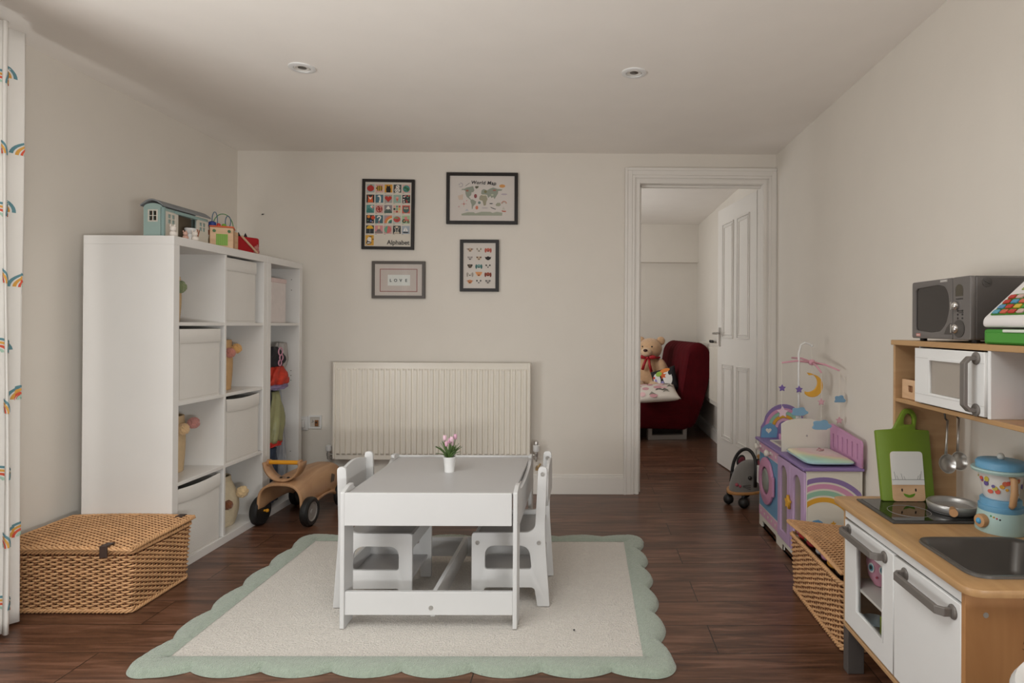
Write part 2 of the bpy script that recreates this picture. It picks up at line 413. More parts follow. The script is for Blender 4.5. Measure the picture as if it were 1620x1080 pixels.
hp = MB().prism(rnd(rect(.035, .93, .075, 1.08), .01), FL @ Matrix.Translation((0, 0, .006)), .006)
hp.tube([FL @ Vector((.055, 1.035, .004)), FL @ Vector((.055, 1.035, .05)), FL @ Vector((.062, 1.035, .058)), FL @ Vector((.16, 1.035, .058))], .009, 10)
lab(obj('door_handle', hp, STEEL, door, smooth=40), 'brushed steel lever handle')
# lever also on the hidden side
hp = MB().prism(rnd(rect(.035, .93, .075, 1.08), .01), FL @ Matrix.Translation((0, 0, -lt)), .006)
hp.tube([FL @ Vector((.055, 1.035, -lt)), FL @ Vector((.055, 1.035, -lt-.045)), FL @ Vector((.16, 1.035, -lt-.05))], .009, 10)
obj('door_handle', hp, STEEL, door, smooth=40)
for hz in (1.83, 1.08, .25):
    h = MB().box(hx+.004, hy-.022, hz-.05, hx+.038, hy-.0005, hz+.05).tube([(hx+.040, hy-.018, hz-.052), (hx+.040, hy-.018, hz+.052)], .006, 10)
    for sz in (-.03, -.01, .01, .03): h.tube([(hx+.02, hy-.0235, hz+sz), (hx+.02, hy-.021, hz+sz)], .0035, 8)
    lab(obj('hinge', h, mat('#a39f98', .3, metal=.9), door), 'steel butt hinge')

# ================================================================== BACK WALL
# radiator
rad = thing('radiator', 'long cream panel radiator with vertical ribs under the framed prints', 'radiator', (-.98, BY, .235))
RX0, RX1, RZ0, RZ1, RY0, RY1 = -1.598, -.360, .237, .847, BY-.105, BY-.035
RADM = mat('#eae3d7', .3)
mb = MB(); pitch = (RX1-RX0-.03)/35; prof = [(RX0, 0), (RX0+.015, 0)]
for i in range(35):
    a = RX0+.015+i*pitch
    prof += [(a+.10*pitch, 0), (a+.26*pitch, .012), (a+.74*pitch, .012), (a+.90*pitch, 0)]
prof += [(RX1-.015, 0), (RX1, 0)]
zs = [RZ0, RZ0+.028, RZ0+.040, RZ1-.048, RZ1-.036, RZ1]
rows = []
for k, z in enumerate(zs):
    amp = 1 if k in (2, 3) else 0
    rows.append([(x, RY0+.012-d*amp, z) for x, d in prof])
vs = [p for r in rows for p in r]; n = len(prof)
mb.add(vs, [(k*n+i, k*n+i+1, (k+1)*n+i+1, (k+1)*n+i) for k in range(5) for i in range(n-1)])
mb.box(RX0, RY0+.013, RZ0, RX1, RY0+.024, RZ1)
obj('front_panel', mb, RADM, rad, smooth=30)
obj('side_grille', MB().box(RX0-.002, RY0+.002, RZ0+.005, RX0+.012, RY1, RZ1+.003), RADM, rad, bevel=.002)
obj('side_grille', MB().box(RX1-.012, RY0+.002, RZ0+.005, RX1+.002, RY1, RZ1+.003), RADM, rad, bevel=.002)
tg = MB()
for i in range(60):
    x = RX0+.02+i*(RX1-RX0-.04)/60; tg.box(x, RY0+.02, RZ1-.012, x+.005, RY1, RZ1)
tg.box(RX0, RY0+.008, RZ1-.01, RX1, RY0+.018, RZ1+.002).box(RX0, RY1-.008, RZ1-.01, RX1, RY1, RZ1+.002)
obj('top_grille', tg, RADM, rad)
B('rear_panel', RX0+.01, RY1-.01, RZ0+.01, RX1-.01, RY1, RZ1-.012, RADM, rad)
B('wall_bracket', RX0+.2, RY1, RZ0+.1, RX0+.24, BY, RZ1-.1, RADM, rad); B('wall_bracket', RX1-.24, RY1, RZ0+.1, RX1-.2, BY, RZ1-.1, RADM, rad)
for sx, x, zt, nm in ((-1, RX0-.038, .325, 0), (1, RX1+.040, .36, 1)):
    v = MB().use(STEEL); y = BY-.07
    v.tube([(x, y, .235), (x, y, .285)], .010, 12); v.tube([(x, y, .262), (x-sx*.04, y, .262)], .008, 10)
    v.tube([(x, y, .255), (x, y, .275)], .014, 6)
    v.tube([(x, y, .24), (x, y+.02, .225), (x, BY, .225)], .0075, 10)
    v.use(WHITE).lathe([(.015, .285), (.018, .29), (.018, .318), (.014, .322)] if not nm else [(.016, .285), (.021, .292), (.021, .325), (.017, .329)], Matrix.Translation((x, y, 0)), 16)
    if nm: v.use(STEEL).lathe([(.014, .329), (.015, .345), (.011, .352)], Matrix.Translation((x, y, 0)), 16)
    lab(obj('valve', v, None, rad, smooth=40), 'chrome radiator valve with white cap')
# brass tail beneath the right valve
o = obj('pipe_bracket', MB().box(-.325, BY-.07, .165, -.305, BY, .18).tube([(-.315, BY-.03, .17), (-.295, BY-.03, .2)], .006, 8), mat('#b09468', .4, metal=.7), rad)

# sockets
s1 = thing('wall_socket', 'white plug socket half hidden behind the narrow shelf unit', 'socket', (-1.80, BY, .41))
B('face_plate', -1.87, BY-.010, .405, -1.797, BY, .495, WHITE, s1, bevel=.003)
B('plug', -1.86, BY-.035, .425, -1.815, BY-.010, .475, WHITE, s1, bevel=.004)
s2 = thing('wall_socket', 'open white wall box with wires beside the radiator', 'socket', (-1.75, BY, .42))
plate('face_plate', [rnd(rect(-.042, -.042, .042, .042), .005), rect(-.032, -.032, .032, .032)], .012, FRONT((-1.752, BY-.012, .459)), WHITE, s2)
B('back_box', -1.784, BY-.002, .427, -1.720, BY-.001, .491, mat('#c9c2b8', .6), s2, bevel=0)
obj('wire', MB().use(mat('#8a5a34', .5)).box(-1.752, BY-.012, .432, -1.732, BY-.002, .47).use(BLACK).tube([(-1.742, BY-.013, .46), (-1.742, BY-.013, .452)], .006, 8).use(mat('#9a9590', .5)).tube([(-1.772, BY-.008, .455), (-1.762, BY-.008, .462), (-1.77, BY-.008, .47)], .003, 6), None, s2)
nl = MB().tube([(-2.10, BY, 1.797), (-2.10, BY-.008, 1.796)], .004, 8); nl.tube([(-2.108, BY-.001, 1.795), (-2.092, BY-.001, 1.799)], .0025, 6)
tag(obj('wall_nail', nl, DARKMETAL, loc=(-2.1, BY, 1.797)), 'small nail left in the back wall near the left corner', 'nail')

# ------------------------------------------------------------------ framed prints
FYD = BY-.02
def picture(name, label, x0, z0, x1, z1, bar, fm, paper, rot=0, sx=None):
    root = thing(name, label, 'framed picture', ((x0+x1)/2, BY, z0)); root.rotation_euler = (0, rot, 0)
    cx, cz = (x0+x1)/2, (z0+z1)/2; hw, hh = (x1-x0)/2, (z1-z0)/2
    fr = chainm(root) @ FRONT((0, -.02, hh))
    plate('picture_frame', [rect(-hw, -hh, hw, hh), rect(-hw+bar, -hh+bar, hw-bar, hh-bar)], .02, fr, fm, root)
    obj('print', MB().prism(rect(-hw+bar, -hh+bar, hw-bar, hh-bar), fr @ Matrix.Translation((0, 0, -.008)), .005), paper, root)
    ff = fr @ Matrix.Translation((0, 0, -.0078))
    return root, ff, hw, hh
def chainm(o):
    M = Matrix()
    while o: M = o.matrix_basis @ M; o = o.parent
    return M
class Art:
    """flat inks printed on a sheet; coordinates px,py measured on the sheet"""
    def __init__(s, ff, ox, oy, k): s.ff = ff; s.ox = ox; s.oy = oy; s.k = k; s.mb = MB(); s.mb.open = True; s.n = 0
    def P(s, pts, hexc, m=None):
        s.n += 1; s.mb.use(mat(hexc, .7)); s.mb.flat([((x-s.ox)/s.k, (s.oy-y)/s.k) for x, y in pts], s.ff, .00012+.000009*s.n); return s
    def done(s, root, name='artwork'):
        return obj(name, s.mb, None, root)
PAPER = mat('#d9d1c4', .8)
r_, ff, hw, hh = picture('alphabet_print', 'black framed alphabet poster with a grid of coloured picture tiles', -1.4575, 1.574, -1.1225, 2.026, .018, FRAMEB, PAPER, rot=.008)
A = Art(ff, 430, 548, 9*245)
bgs = [['#a9b0ad', '#d6a9a0', '#d69a35', '#4a4f4c', '#d5a9a0'], ['#2f3331', '#4f7380', '#a9a39c', '#9bb3a6', '#2f3236'], ['#5a948f', '#cfa9a2', '#8d8488', '#d8c9b4', '#d0695a'], ['#26292b', '#4b6c74', '#a39aa0', '#b9c2ba', '#a9c29a'], ['#2f3336', '#d68f92', '#c9a3a0', '#35393a', '#a8b0b8']]
def tile(c, r): return 118+c*127, 122+r*146.5, 112
for r in range(5):
    for c in range(5):
        x, y, t = tile(c, r); A.P(rect(x, y, x+t, y+t+3), bgs[r][c]); A.P(rect(x, y+t+10, x+26, y+t+14), '#6a6258')
x, y, t = tile(0, 5); A.P(rect(x-6, y-8, x+t, y+t+25), '#d9a23a')
def T(c, r): x, y, t = tile(c, r); return x+t/2, y+t/2
x, y = T(0, 0); A.P(circ(x, y+2, 50, ry=44), '#b5352c').P([(x-4, y-55), (x+6, y-55), (x+2, y-38), (x-4, y-38)], '#7a4a30').P(circ(x+14, y-46, 12, ry=6), '#6a8a50')
x, y = T(1, 0); A.P(circ(x, y, 50, ry=38), '#e0b23c')
for q in (-30, -4, 22): A.P(rect(x+q, y-36, x+q+13, y+36), '#23201f')
A.P(circ(x-42, y, 10), '#23201f')
x, y = T(2, 0); A.P([(x-28, y+58), (x-34, y+10), (x-26, y-12), (x-24, y-48), (x-10, y-32), (x+10, y-32), (x+24, y-48), (x+26, y-12), (x+34, y+10), (x+30, y+58)], '#1e1c1c')
x, y = T(3, 0); A.P(circ(x, y+25, 40, ry=36), '#e6e0d6').P(circ(x+6, y-22, 28), '#e6e0d6')
for (a, b_) in ((-20, 10), (5, 30), (-8, 45), (25, 8), (0, -30), (22, -18), (-25, 32), (20, 45), (-2, 5)): A.P(circ(x+a, y+b_, 7, 8), '#1e1c1c')
A.P(circ(x-22, y-8, 7, 8), '#b5352c')
x, y = T(4, 0); A.P(circ(x, y+2, 50), '#4e8f88').P(circ(x-15, y-12, 22, ry=16), '#3c6b45').P(circ(x+18, y+12, 20, ry=26), '#3c6b45').P(circ(x-18, y+28, 12, ry=8), '#3c6b45')
x, y = T(0, 1); A.P([(x-38, y+56), (x-30, y-10), (x-38, y-50), (x-10, y-20), (x+10, y-20), (x+38, y-50), (x+30, y-10), (x+40, y+56)], '#dd6230').P([(x-30, y-20), (x, y+18), (x+30, y-20), (x+12, y-14), (x-12, y-14)], '#ece4d8')
x, y = T(1, 1); A.P([(x-8, y+56), (x+4, y+10), (x+2, y-20), (x-20, y-28), (x-34, y-24), (x-10, y-46), (x+14, y-44), (x+24, y-10), (x+20, y+56)], '#ece4d8')
x, y = T(2, 1); A.P([(px, 2*y-py) for px, py in heart(x, y, 50)], '#b8382f')
x, y = T(3, 1); A.P([(x-20, y-8), (x+20, y-8), (x, y+42)], '#d9614c').P(circ(x, y-16, 20, ry=14), '#e0a59a')
x, y = T(4, 1)
for (a, b_, cc) in ((-30, -30, '#ece4d8'), (-10, -40, '#d9807a'), (22, -22, '#6a9a80'), (-35, 12, '#ece4d8'), (5, 22, '#b5453c'), (30, 20, '#4f8a6a'), (-30, 42, '#ece4d8'), (12, 44, '#c94f40'), (36, -44, '#d8674f')): A.P(circ(x+a, y+b_, 14, 7, ry=10), cc)
x, y = T(0, 2); A.P([(x-50, y+30), (x-30, y-10), (x+15, y+10), (x+50, y+50), (x-50, y+56)], '#3d7a74').P(circ(x+25, y-30, 24, ry=18), '#ece4d8').P([(x+20, y-42), (x+48, y-30), (x+34, y+8)], '#d9807a')
x, y = T(1, 2); A.P(circ(x, y+4, 46), '#a8352f').P(rect(x-3, y-42, x+3, y+50), '#2a201e')
for (a, b_) in ((-20, -12), (18, -14), (-24, 16), (22, 18), (-8, 30), (10, -32)): A.P(circ(x+a, y+b_, 9, 8), '#e0b0a0')
x, y = T(2, 2); A.P([(x-56, y+50), (x-10, y-38), (x+10, y-38), (x+56, y+50)], '#5b6560').P([(x-34, y+8), (x-8, y-40), (x+10, y-40), (x+34, y+8), (x+12, y-2), (x, y+12), (x-14, y-2)], '#ece4d8').P(rect(x-56, y+34, x+56, y+56), '#49635a')
x, y = T(3, 2)
for i, cc in enumerate(('#d9a59a', '#6a9a8a', '#c95f50', '#3a3f3e', '#7aa58a', '#e0b84c', '#d9a59a', '#b5453c', '#e0c09a')): A.P(rect(x-52+(i % 3)*36, y-50+(i//3)*36, x-24+(i % 3)*36, y-22+(i//3)*36), cc)
x, y = T(4, 2); A.P(circ(x, y+8, 44), '#4c6a66').P([(x-40, y-46), (x-10, y-30), (x+10, y-30), (x+40, y-46), (x+34, y), (x-34, y)], '#3c5450').P(circ(x-16, y-14, 12), '#e6d8c0').P(circ(x+16, y-14, 12), '#e6d8c0').P(circ(x-16, y-14, 5), '#1e1c1c').P(circ(x+16, y-14, 5), '#1e1c1c').P([(x-6, y-4), (x+6, y-4), (x, y+8)], '#e0a23c')
x, y = T(0, 3); A.P(circ(x-20, y-34, 22), '#dd8a3a').P(circ(x+42, y-20, 28), '#d1502f').P(circ(x+12, y+28, 14), '#5a6fa0').P(circ(x-30, y+20, 9), '#6a9a80').P(circ(x+34, y+40, 9), '#d9b0a0')
x, y = T(1, 3); A.P(band(x, y-18, 14, 32, -PI*1.0, PI*.0, 14), '#e9e2d8').P([(x+14, y-20), (x+32, y-20), (x+12, y+16), (x+4, y+24), (x-8, y+24), (x-4, y+6)], '#e9e2d8').P(circ(x, y+42, 10), '#d9807a')
x, y = T(2, 3)
for i, cc in enumerate(('#d9826a', '#dd8a3a', '#e6d8c0', '#4e8a6a', '#3f6f70')): A.P(band(x+56, y+56, 112-20*i-20, 112-20*i, PI, PI*1.5, 12), cc)
x, y = T(3, 3); A.P(circ(x, y, 50, ry=42), '#c4504a').P(circ(x-10, y-20, 34, ry=12), '#7a9a6a').P(circ(x+8, y+14, 26, ry=8), '#a3403a')
x, y = T(4, 3); A.P(circ(x-24, y+22, 28), '#3a4a44').P(circ(x-24, y+22, 12), '#c9a06a').P(circ(x+34, y+34, 17), '#3a4a44').P(circ(x+34, y+34, 7), '#c9a06a').P(rect(x-20, y-40, x+18, y), '#d98a8a').P(rect(x-10, y-4, x+44, y+20), '#c96a60')
x, y = T(0, 4); A.P(circ(x, y-8, 48, a0=PI, a1=2*PI), '#e0ae2c').P(rect(x-3, y-8, x+3, y+50), '#9a9a96')
x, y = T(1, 4); A.P([(x-56, y+56), (x-14, y-8), (x+14, y-8), (x+56, y+56)], '#7a706c').P(circ(x, y-26, 14, ry=24), '#e0c8a0').P(rect(x-56, y+30, x+56, y+56), '#8f8280')
x, y = T(2, 4); A.P(circ(x, y, 50), '#d0706c').P(circ(x, y, 50, a0=PI*.6, a1=PI*1.5), '#6aa58a')
x, y = T(3, 4); A.P([(x-50, y-50), (x-10, y-10), (x, y+56), (x-40, y+56), (x-18, y+10)], '#b0aaa0').P([(x+50, y-50), (x+10, y-10), (x, y+56), (x+40, y+56), (x+20, y+10)], '#b0aaa0').P(circ(x, y-36, 22, ry=12), '#e0d0b8').P(rect(x-40, y+40, x+40, y+52), '#d9c9b0')
x, y = T(4, 4); A.P([(x-5, y-44), (x-5, y+20), (x-36, y+20)], '#ece8e2').P([(x+3, y-36), (x+3, y+20), (x+34, y+20)], '#ece8e2').P([(x-44, y+30), (x+46, y+30), (x+30, y+46), (x-32, y+46)], '#2a2c30')
x, y = T(0, 5); A.P([(x-52, y+70), (x-40, y), (x-15, y-40), (x+18, y-30), (x+22, y+20), (x+10, y+60), (x-30, y+66)], '#e9e2d8').P([(x-50, y+30), (x-30, y+20), (x+30, y+36), (x+24, y+44), (x-34, y+36)], '#1e1c1c').P([(x-50, y+60), (x-36, y), (x-28, y), (x-34, y+60)], '#1e1c1c').P(rect(x-10, y-46, x+30, y-36), '#1e1c1c').P(circ(x+46, y-6, 9), '#1e1c1c').P([(x-40, y+62), (x+20, y+46), (x+24, y+54), (x-30, y+72)], '#1e1c1c')
A.done(r_)
text('lettering', 'Alphabet', .040, A.ff @ Matrix.Translation(((738-430)/A.k, (548-975)/A.k, .002)), mat('#3a3532', .6), r_, align='RIGHT', offset=.0006)

r_, ff, hw, hh = picture('world_map_print', 'black framed world map print, uppermost of the four pictures', -.913, 1.741, -.453, 2.0735, .0205, FRAMEB, mat('#d3cbc4', .8))
A = Art(ff, 712, 548, 11.49*245)
G = '#93988a'
A.P([(335, 400), (345, 375), (385, 375), (430, 350), (500, 335), (545, 325), (570, 400), (545, 440), (520, 430), (510, 490), (470, 520), (500, 555), (520, 590), (480, 560), (430, 520), (410, 470), (405, 410), (370, 395)], G)
A.P([(500, 570), (540, 565), (605, 605), (590, 650), (550, 690), (535, 745), (525, 740), (520, 660), (500, 610)], G)
A.P([(580, 325), (650, 320), (640, 355), (600, 375)], '#7c8070')
A.P([(655, 560), (665, 510), (700, 480), (790, 495), (810, 560), (790, 600), (780, 670), (740, 680), (725, 620), (715, 590), (670, 575)], '#a09a84')
A.P([(690, 460), (700, 400), (740, 375), (800, 400), (850, 370), (910, 345), (980, 370), (1080, 380), (1060, 405), (1000, 410), (1000, 450), (960, 520), (935, 560), (915, 520), (880, 540), (860, 500), (820, 540), (800, 480), (720, 480)], G)
A.P([(955, 660), (985, 625), (1040, 625), (1050, 670), (1020, 690), (970, 685)], '#a0a08c')
A.P([(335, 830), (450, 800), (560, 800), (590, 820), (700, 790), (860, 790), (900, 810), (980, 790), (1080, 805), (1075, 860), (340, 860)], '#a0a392')
for p, cc in (((440, 408, 28, 16), '#a56a5a'), ((590, 505, 28, 38), '#8a4a4c'), ((615, 715, 26, 34), '#c9775c'), ((935, 398, 34, 12), '#a8665a'), ((1075, 320, 55, 30), '#d69a5c'), ((610, 345, 30, 16), '#5d5a48'), ((770, 425, 26, 26), '#7d7a58'), ((660, 625, 26, 26), '#6f8480'), ((380, 650, 14, 14), '#b04a44'), ((875, 640, 34, 9), '#4d4f56'), ((745, 485, 44, 9), '#d8d0bc'), ((895, 482, 24, 16), '#b9bba6'), ((290, 700, 16, 14), '#c9a8a4'), ((430, 590, 10, 10), '#d0938c')): A.P(circ(p[0], p[1], p[2], 14, ry=p[3]), cc)
A.P(band(320, 305, 30, 42, -PI*.6, PI*.7, 14), '#a9a2a6').P(circ(295, 295, 14), '#b5adb0')
A.P([(858, 700), (965, 740), (955, 748), (900, 730), (870, 715)], '#33353c').P([(1060, 765), (1150, 772), (1140, 792), (1080, 788)], '#b8604c').P([(1098, 690), (1130, 750), (1075, 750)], '#c4bdb2')
A.P([(435, 740), (470, 775), (400, 775)], '#b3b4ba')
for q, cc in ((50, '#c06a52'), (41, '#d6b8a2'), (33, '#9a8f86')): A.P([(px, 2*640-py) for px, py in band(1110, 640, q-7, q, 0, PI, 12)], cc)
for a in range(5): A.P([(270+a*20, 500-a*6), (282+a*20, 500-a*6), (300+a*14, 575), (292+a*14, 575)], '#d3b59c')
A.P(circ(1110, 470, 56, ry=14), '#b8abb4').P(circ(760, 720, 60, ry=12), '#bdb2b2').P([(410, 325), (485, 270), (480, 265), (405, 320)], '#55504c')
A.P([(330, 648), (430, 645), (430, 651), (330, 654)], '#c98a80').P([(377, 600), (383, 600), (383, 700), (377, 700)], '#c98a80')
A.done(r_)
text('lettering', 'World Map', .031, A.ff @ Matrix.Translation(((735-712)/A.k, (548-292)/A.k, .002)) @ Matrix.Rotation(-.03, 4, 'Z'), mat('#2e2a2c', .6), r_, spacing=1.12, shear=.15, offset=.0006)
tl = MB(); pts = [(885, 285), (895, 310), (910, 290), (922, 318), (935, 292), (950, 312), (965, 296)]
tl.tube([A.ff @ Vector(((x-712)/A.k, (548-y)/A.k, .0016)) for x, y in pts], .0009, 5)
obj('pen_flourish', tl, mat('#2e2a2c', .6), r_)

r_, ff, hw, hh = picture('dog_faces_print', 'black framed print of fifteen small cartoon dog heads', -.823, 1.3055, -.573, 1.64, .0205, FRAMEB, mat('#d5cdc5', .8))
A = Art(ff, 451, 540, 11.74*245)
dogs = [('#c4a890', '#6a4a3a'), ('#c9bba8', '#8f8472'), ('#c96f5c', '#b0584a'), ('#bcb2ac', '#9a908c'), ('#c9b59c', '#7a5a48'), ('#2a1e1a', '#c98a50'), ('#6a5a4a', '#2e2824'), ('#7fa39c', '#3f6a68'), ('#d5cdc5', '#4a443e'), ('#c9c2b8', '#9f968c'), ('#d98f5a', '#c4764a'), ('#a0503a', '#7a3424'), ('#cf8a5c', '#b8744c'), ('#c9c4be', '#3e3a3a'), ('#b5aca4', '#5a5654')]
ys = [248, 402, 550, 700, 838]; xs = [275, 440, 610]
for i, (c1, c2) in enumerate(dogs):
    x, y = xs[i % 3], ys[i//3]; s = 1
    A.P(circ(x, y, 40, 16, ry=36), c1)
    if i in (0, 12): A.P([(x-72, y-16), (x-20, y-28), (x-24, y)], c2).P([(x+72, y-16), (x+20, y-28), (x+24, y)], c2)
    elif i in (2, 11, 7, 9): A.P(circ(x-48, y+8, 18, 12, ry=44), c2).P(circ(x+48, y+8, 18, 12, ry=44), c2)
    elif i == 5: A.P([(x-60, y-30), (x-10, y-12), (x-14, y+14), (x-44, y+18)], '#1e1614').P([(x+60, y-30), (x+10, y-12), (x+14, y+14), (x+44, y+18)], '#1e1614')
    elif i == 10: A.P([(x-64, y-44), (x+64, y-44), (x+50, y), (x-50, y)], '#dc9a64')
    else: A.P(circ(x-34, y-18, 16, 10), c2).P(circ(x+34, y-18, 16, 10), c2)
    if i in (1, 9, 13): A.P(circ(x, y-6, 24, 12, ry=30), '#ded6cc')
    A.P(circ(x-16, y-8, 6, 8), '#1c1818').P(circ(x+16, y-8, 6, 8), '#1c1818').P(circ(x, y+18, 13, 10, ry=11), '#1c1818')
A.done(r_)

LOVEF = mat('#57504b', .35)
r_, ff, hw, hh = picture('love_print', 'grey framed glazed print with red line border around the word LOVE', -1.3895, 1.258, -1.048, 1.498, .018, LOVEF, mat('#cfc5bd', .8))
k = 4.91*245; cx0, cy0 = 441, 897
A = Art(ff, cx0, cy0, k)
A.P(rect(296, 812, 586, 990), '#8c3a34').P(rect(301, 817, 581, 985), '#c9bdb5').P(rect(357, 858, 530, 942), '#dfe0da')
A.done(r_)
for ch, xx in (('L', 380), ('O', 418), ('V', 458), ('E', 500)):
    text('lettering', ch, .026, ff @ Matrix.Translation(((xx-cx0)/k, (cy0-912)/k, .0014)), mat('#3f4a48', .6), r_, offset=.0008)
obj('glass', MB().prism(rect(-hw+.017, -hh+.017, hw-.017, hh-.017), ff @ Matrix.Translation((0, 0, .006)), .002), glassmat('picture_glass', '#ffffff', .0), r_)

# ------------------------------------------------------------------ ceiling downlights
for i, (x, y, l) in enumerate(((-1.249, 2.654, 'round white recessed ceiling spotlight above the shelf unit side, the left one'), (.201, 2.676, 'round white recessed ceiling spotlight towards the doorway, the right one'))):
    t = thing('ceiling_downlight', l, 'ceiling light', (x, y, HC), group='recessed spotlights in the ceiling')
    M = Matrix.Translation((x, y, HC))
    obj('rim', MB().lathe([(.056, 0), (.055, -.004), (.045, -.007), (.036, -.006), (.034, -.001)], M, 40), WHITE, t, smooth=50)
    obj('gimbal', MB().lathe([(.034, -.0015), (.030, -.005), (.024, -.004), (.022, -.0008)], M, 32), mat('#d8d4ce', .3), t, smooth=50)
    obj('lamp', MB().lathe([(.022, -.0007), (.014, -.0025), (.0001, -.0035)], M, 24), mat('#5a5550', .15, metal=.3), t, smooth=50)

# ================================================================== CURTAIN
cur = thing('curtain', 'white floor length curtain with small rainbow print beside the patio door', 'curtain', (-2.17, 1.85, .01))
def CS(u, v):
    """u metres along the rail direction (0 at the far edge), v height -> point on the folded cloth"""
    z = .012+v*2.125
    y = 2.245-u*.50
    amp = (.040+.010*math.sin(v*3+u*4))*min(1, .35+u*6)
    x = -2.120+min(.07, max(0, u-.04)*.8)+amp*math.sin(u*2*PI/.17-1.2)+.012*math.sin(v*5+u*30)*.5
    y += .018*math.sin(u*4*PI/.17+.4)+(1-v)*(-.0)
    if v > .96: x += 0
    return Vector((x, y, z))
mb = MB(); mb.open = True; NU, NV = 260, 40
mb.add([CS(i/NU*1.15, j/NV) for j in range(NV+1) for i in range(NU+1)], [(j*(NU+1)+i, j*(NU+1)+i+1, (j+1)*(NU+1)+i+1, (j+1)*(NU+1)+i) for j in range(NV) for i in range(NU)])
co = obj('cloth', mb, mat('#e4e0da', .85, bump=(300, .15)), cur, smooth=True)
so = co.modifiers.new('thick', 'SOLIDIFY'); so.thickness = .002
rb = MB(); rb.open = True
def NRM(u, v):
    a = CS(u+.002, v)-CS(u-.002, v); b = CS(u, v+.002)-CS(u, v-.002); n_ = a.cross(b).normalized()
    return n_
def patch(c0, c1, r0, r1, cu, cv, tilt, hexc):
    N_ = 16; vs = []
    rb.use(mat(hexc, .85))
    for sgn in (1, -1):
        vs = []
        for k in range(N_+1):
            a = PI*k/N_+tilt
            for r in (r0, r1):
                # arc length in u is about 2.2x the rail distance because of folds
                u = cu+r*math.cos(a)/1.35; v = cv+r*math.sin(a)/2.125
                vs.append(CS(u, v)+NRM(u, v)*.0028*sgn)
        rb.add(vs, [(2*k, 2*k+1, 2*k+3, 2*k+2) for k in range(N_)])
cols = ['#5f8a93', '#d8a04a', '#d4573f', '#a9c7b4']
random.seed(4)
for i in range(7):
    for j in range(9):
        u = .03+i*.125+(.06 if j % 2 else 0); v = .04+j*.108+random.uniform(-.015, .015)
        if v > .95: continue
        for q, cc in enumerate(cols): patch(0, 0, .052-q*.012-.008, .052-q*.012, u, v, random.uniform(-.1, .1), cc)
obj('rainbow_print', rb, None, cur)
hd_ = MB().tube([(-2.17, -1.4, 2.15), (-2.17, 2.20, 2.15)], .010, 10)
tag(obj('curtain_pole', hd_, WHITE, loc=(-2.17, 1.2, 2.15), smooth=40), 'white curtain track running above the patio door', 'curtain track')
for yy in (1.6, -1.2): obj('bracket', MB().box(LX, yy-.01, 2.14, -2.16, yy+.01, 2.16), WHITE, bpy.data.objects['curtain_pole'])

# ================================================================== SHELF UNITS
SX0, SX1, SZ = -2.18, -1.79, 1.47
def shelf_unit(name, label, y0, y1, cols_, holes=True):
    t = thing(name, label, 'shelf unit', ((SX0+SX1)/2, (y0+y1)/2, 0))
    B('top_panel', SX0, y0, SZ-.038, SX1, y1, SZ, LAM, t); B('bottom_panel', SX0, y0+.038, 0, SX1, y1-.038, .038, LAM, t)
    B('side_panel', SX0, y0, 0, SX1, y0+.038, SZ-.038, LAM, t); B('side_panel', SX0, y1-.038, 0, SX1, y1, SZ-.038, LAM, t)
    return t
ZL = [.038+.3365+i*.3525 for i in range(3)]    # undersides of the shelves
ua = shelf_unit('cube_shelf_unit', 'tall white cube shelving with fabric bins, basket standing at its side', 2.641, 3.411, 2)
B('divider', SX0+.004, 3.018, .038, SX1-.003, 3.034, SZ-.038, LAM, ua)
for z in ZL:
    B('shelf', SX0+.004, 2.679, z, SX1-.003, 3.018, z+.016, LAM, ua); B('shelf', SX0+.004, 3.034, z, SX1-.003, 3.373, z+.016, LAM, ua)
hm = MB()
for z in (1.30, 1.335, 1.365): hm.tube([(SX1-.05, 3.3728, z), (SX1-.05, 3.3722, z)], .003, 8)
obj('peg_hole', hm, mat('#6d665f', .6), ua)
ub = shelf_unit('narrow_shelf_unit', 'narrow white shelf unit in the corner, open bay of costumes', 3.413, 3.828, 1)
B('shelf', SX0+.004, 3.451, ZL[2], SX1-.003, 3.790, ZL[2]+.016, LAM, ub)
hm = MB()
for z in (1.30, 1.365, .74, .77, .80, .30): hm.tube([(SX1-.05, 3.7898, z), (SX1-.05, 3.7892, z)], .003, 8)
obj('peg_hole', hm, mat('#6d665f', .6), ub)
obj('coat_rail', MB().tube([(-1.98, 3.451, 1.03), (-1.98, 3.790, 1.03)], .010, 12), STEEL, ub, smooth=40)

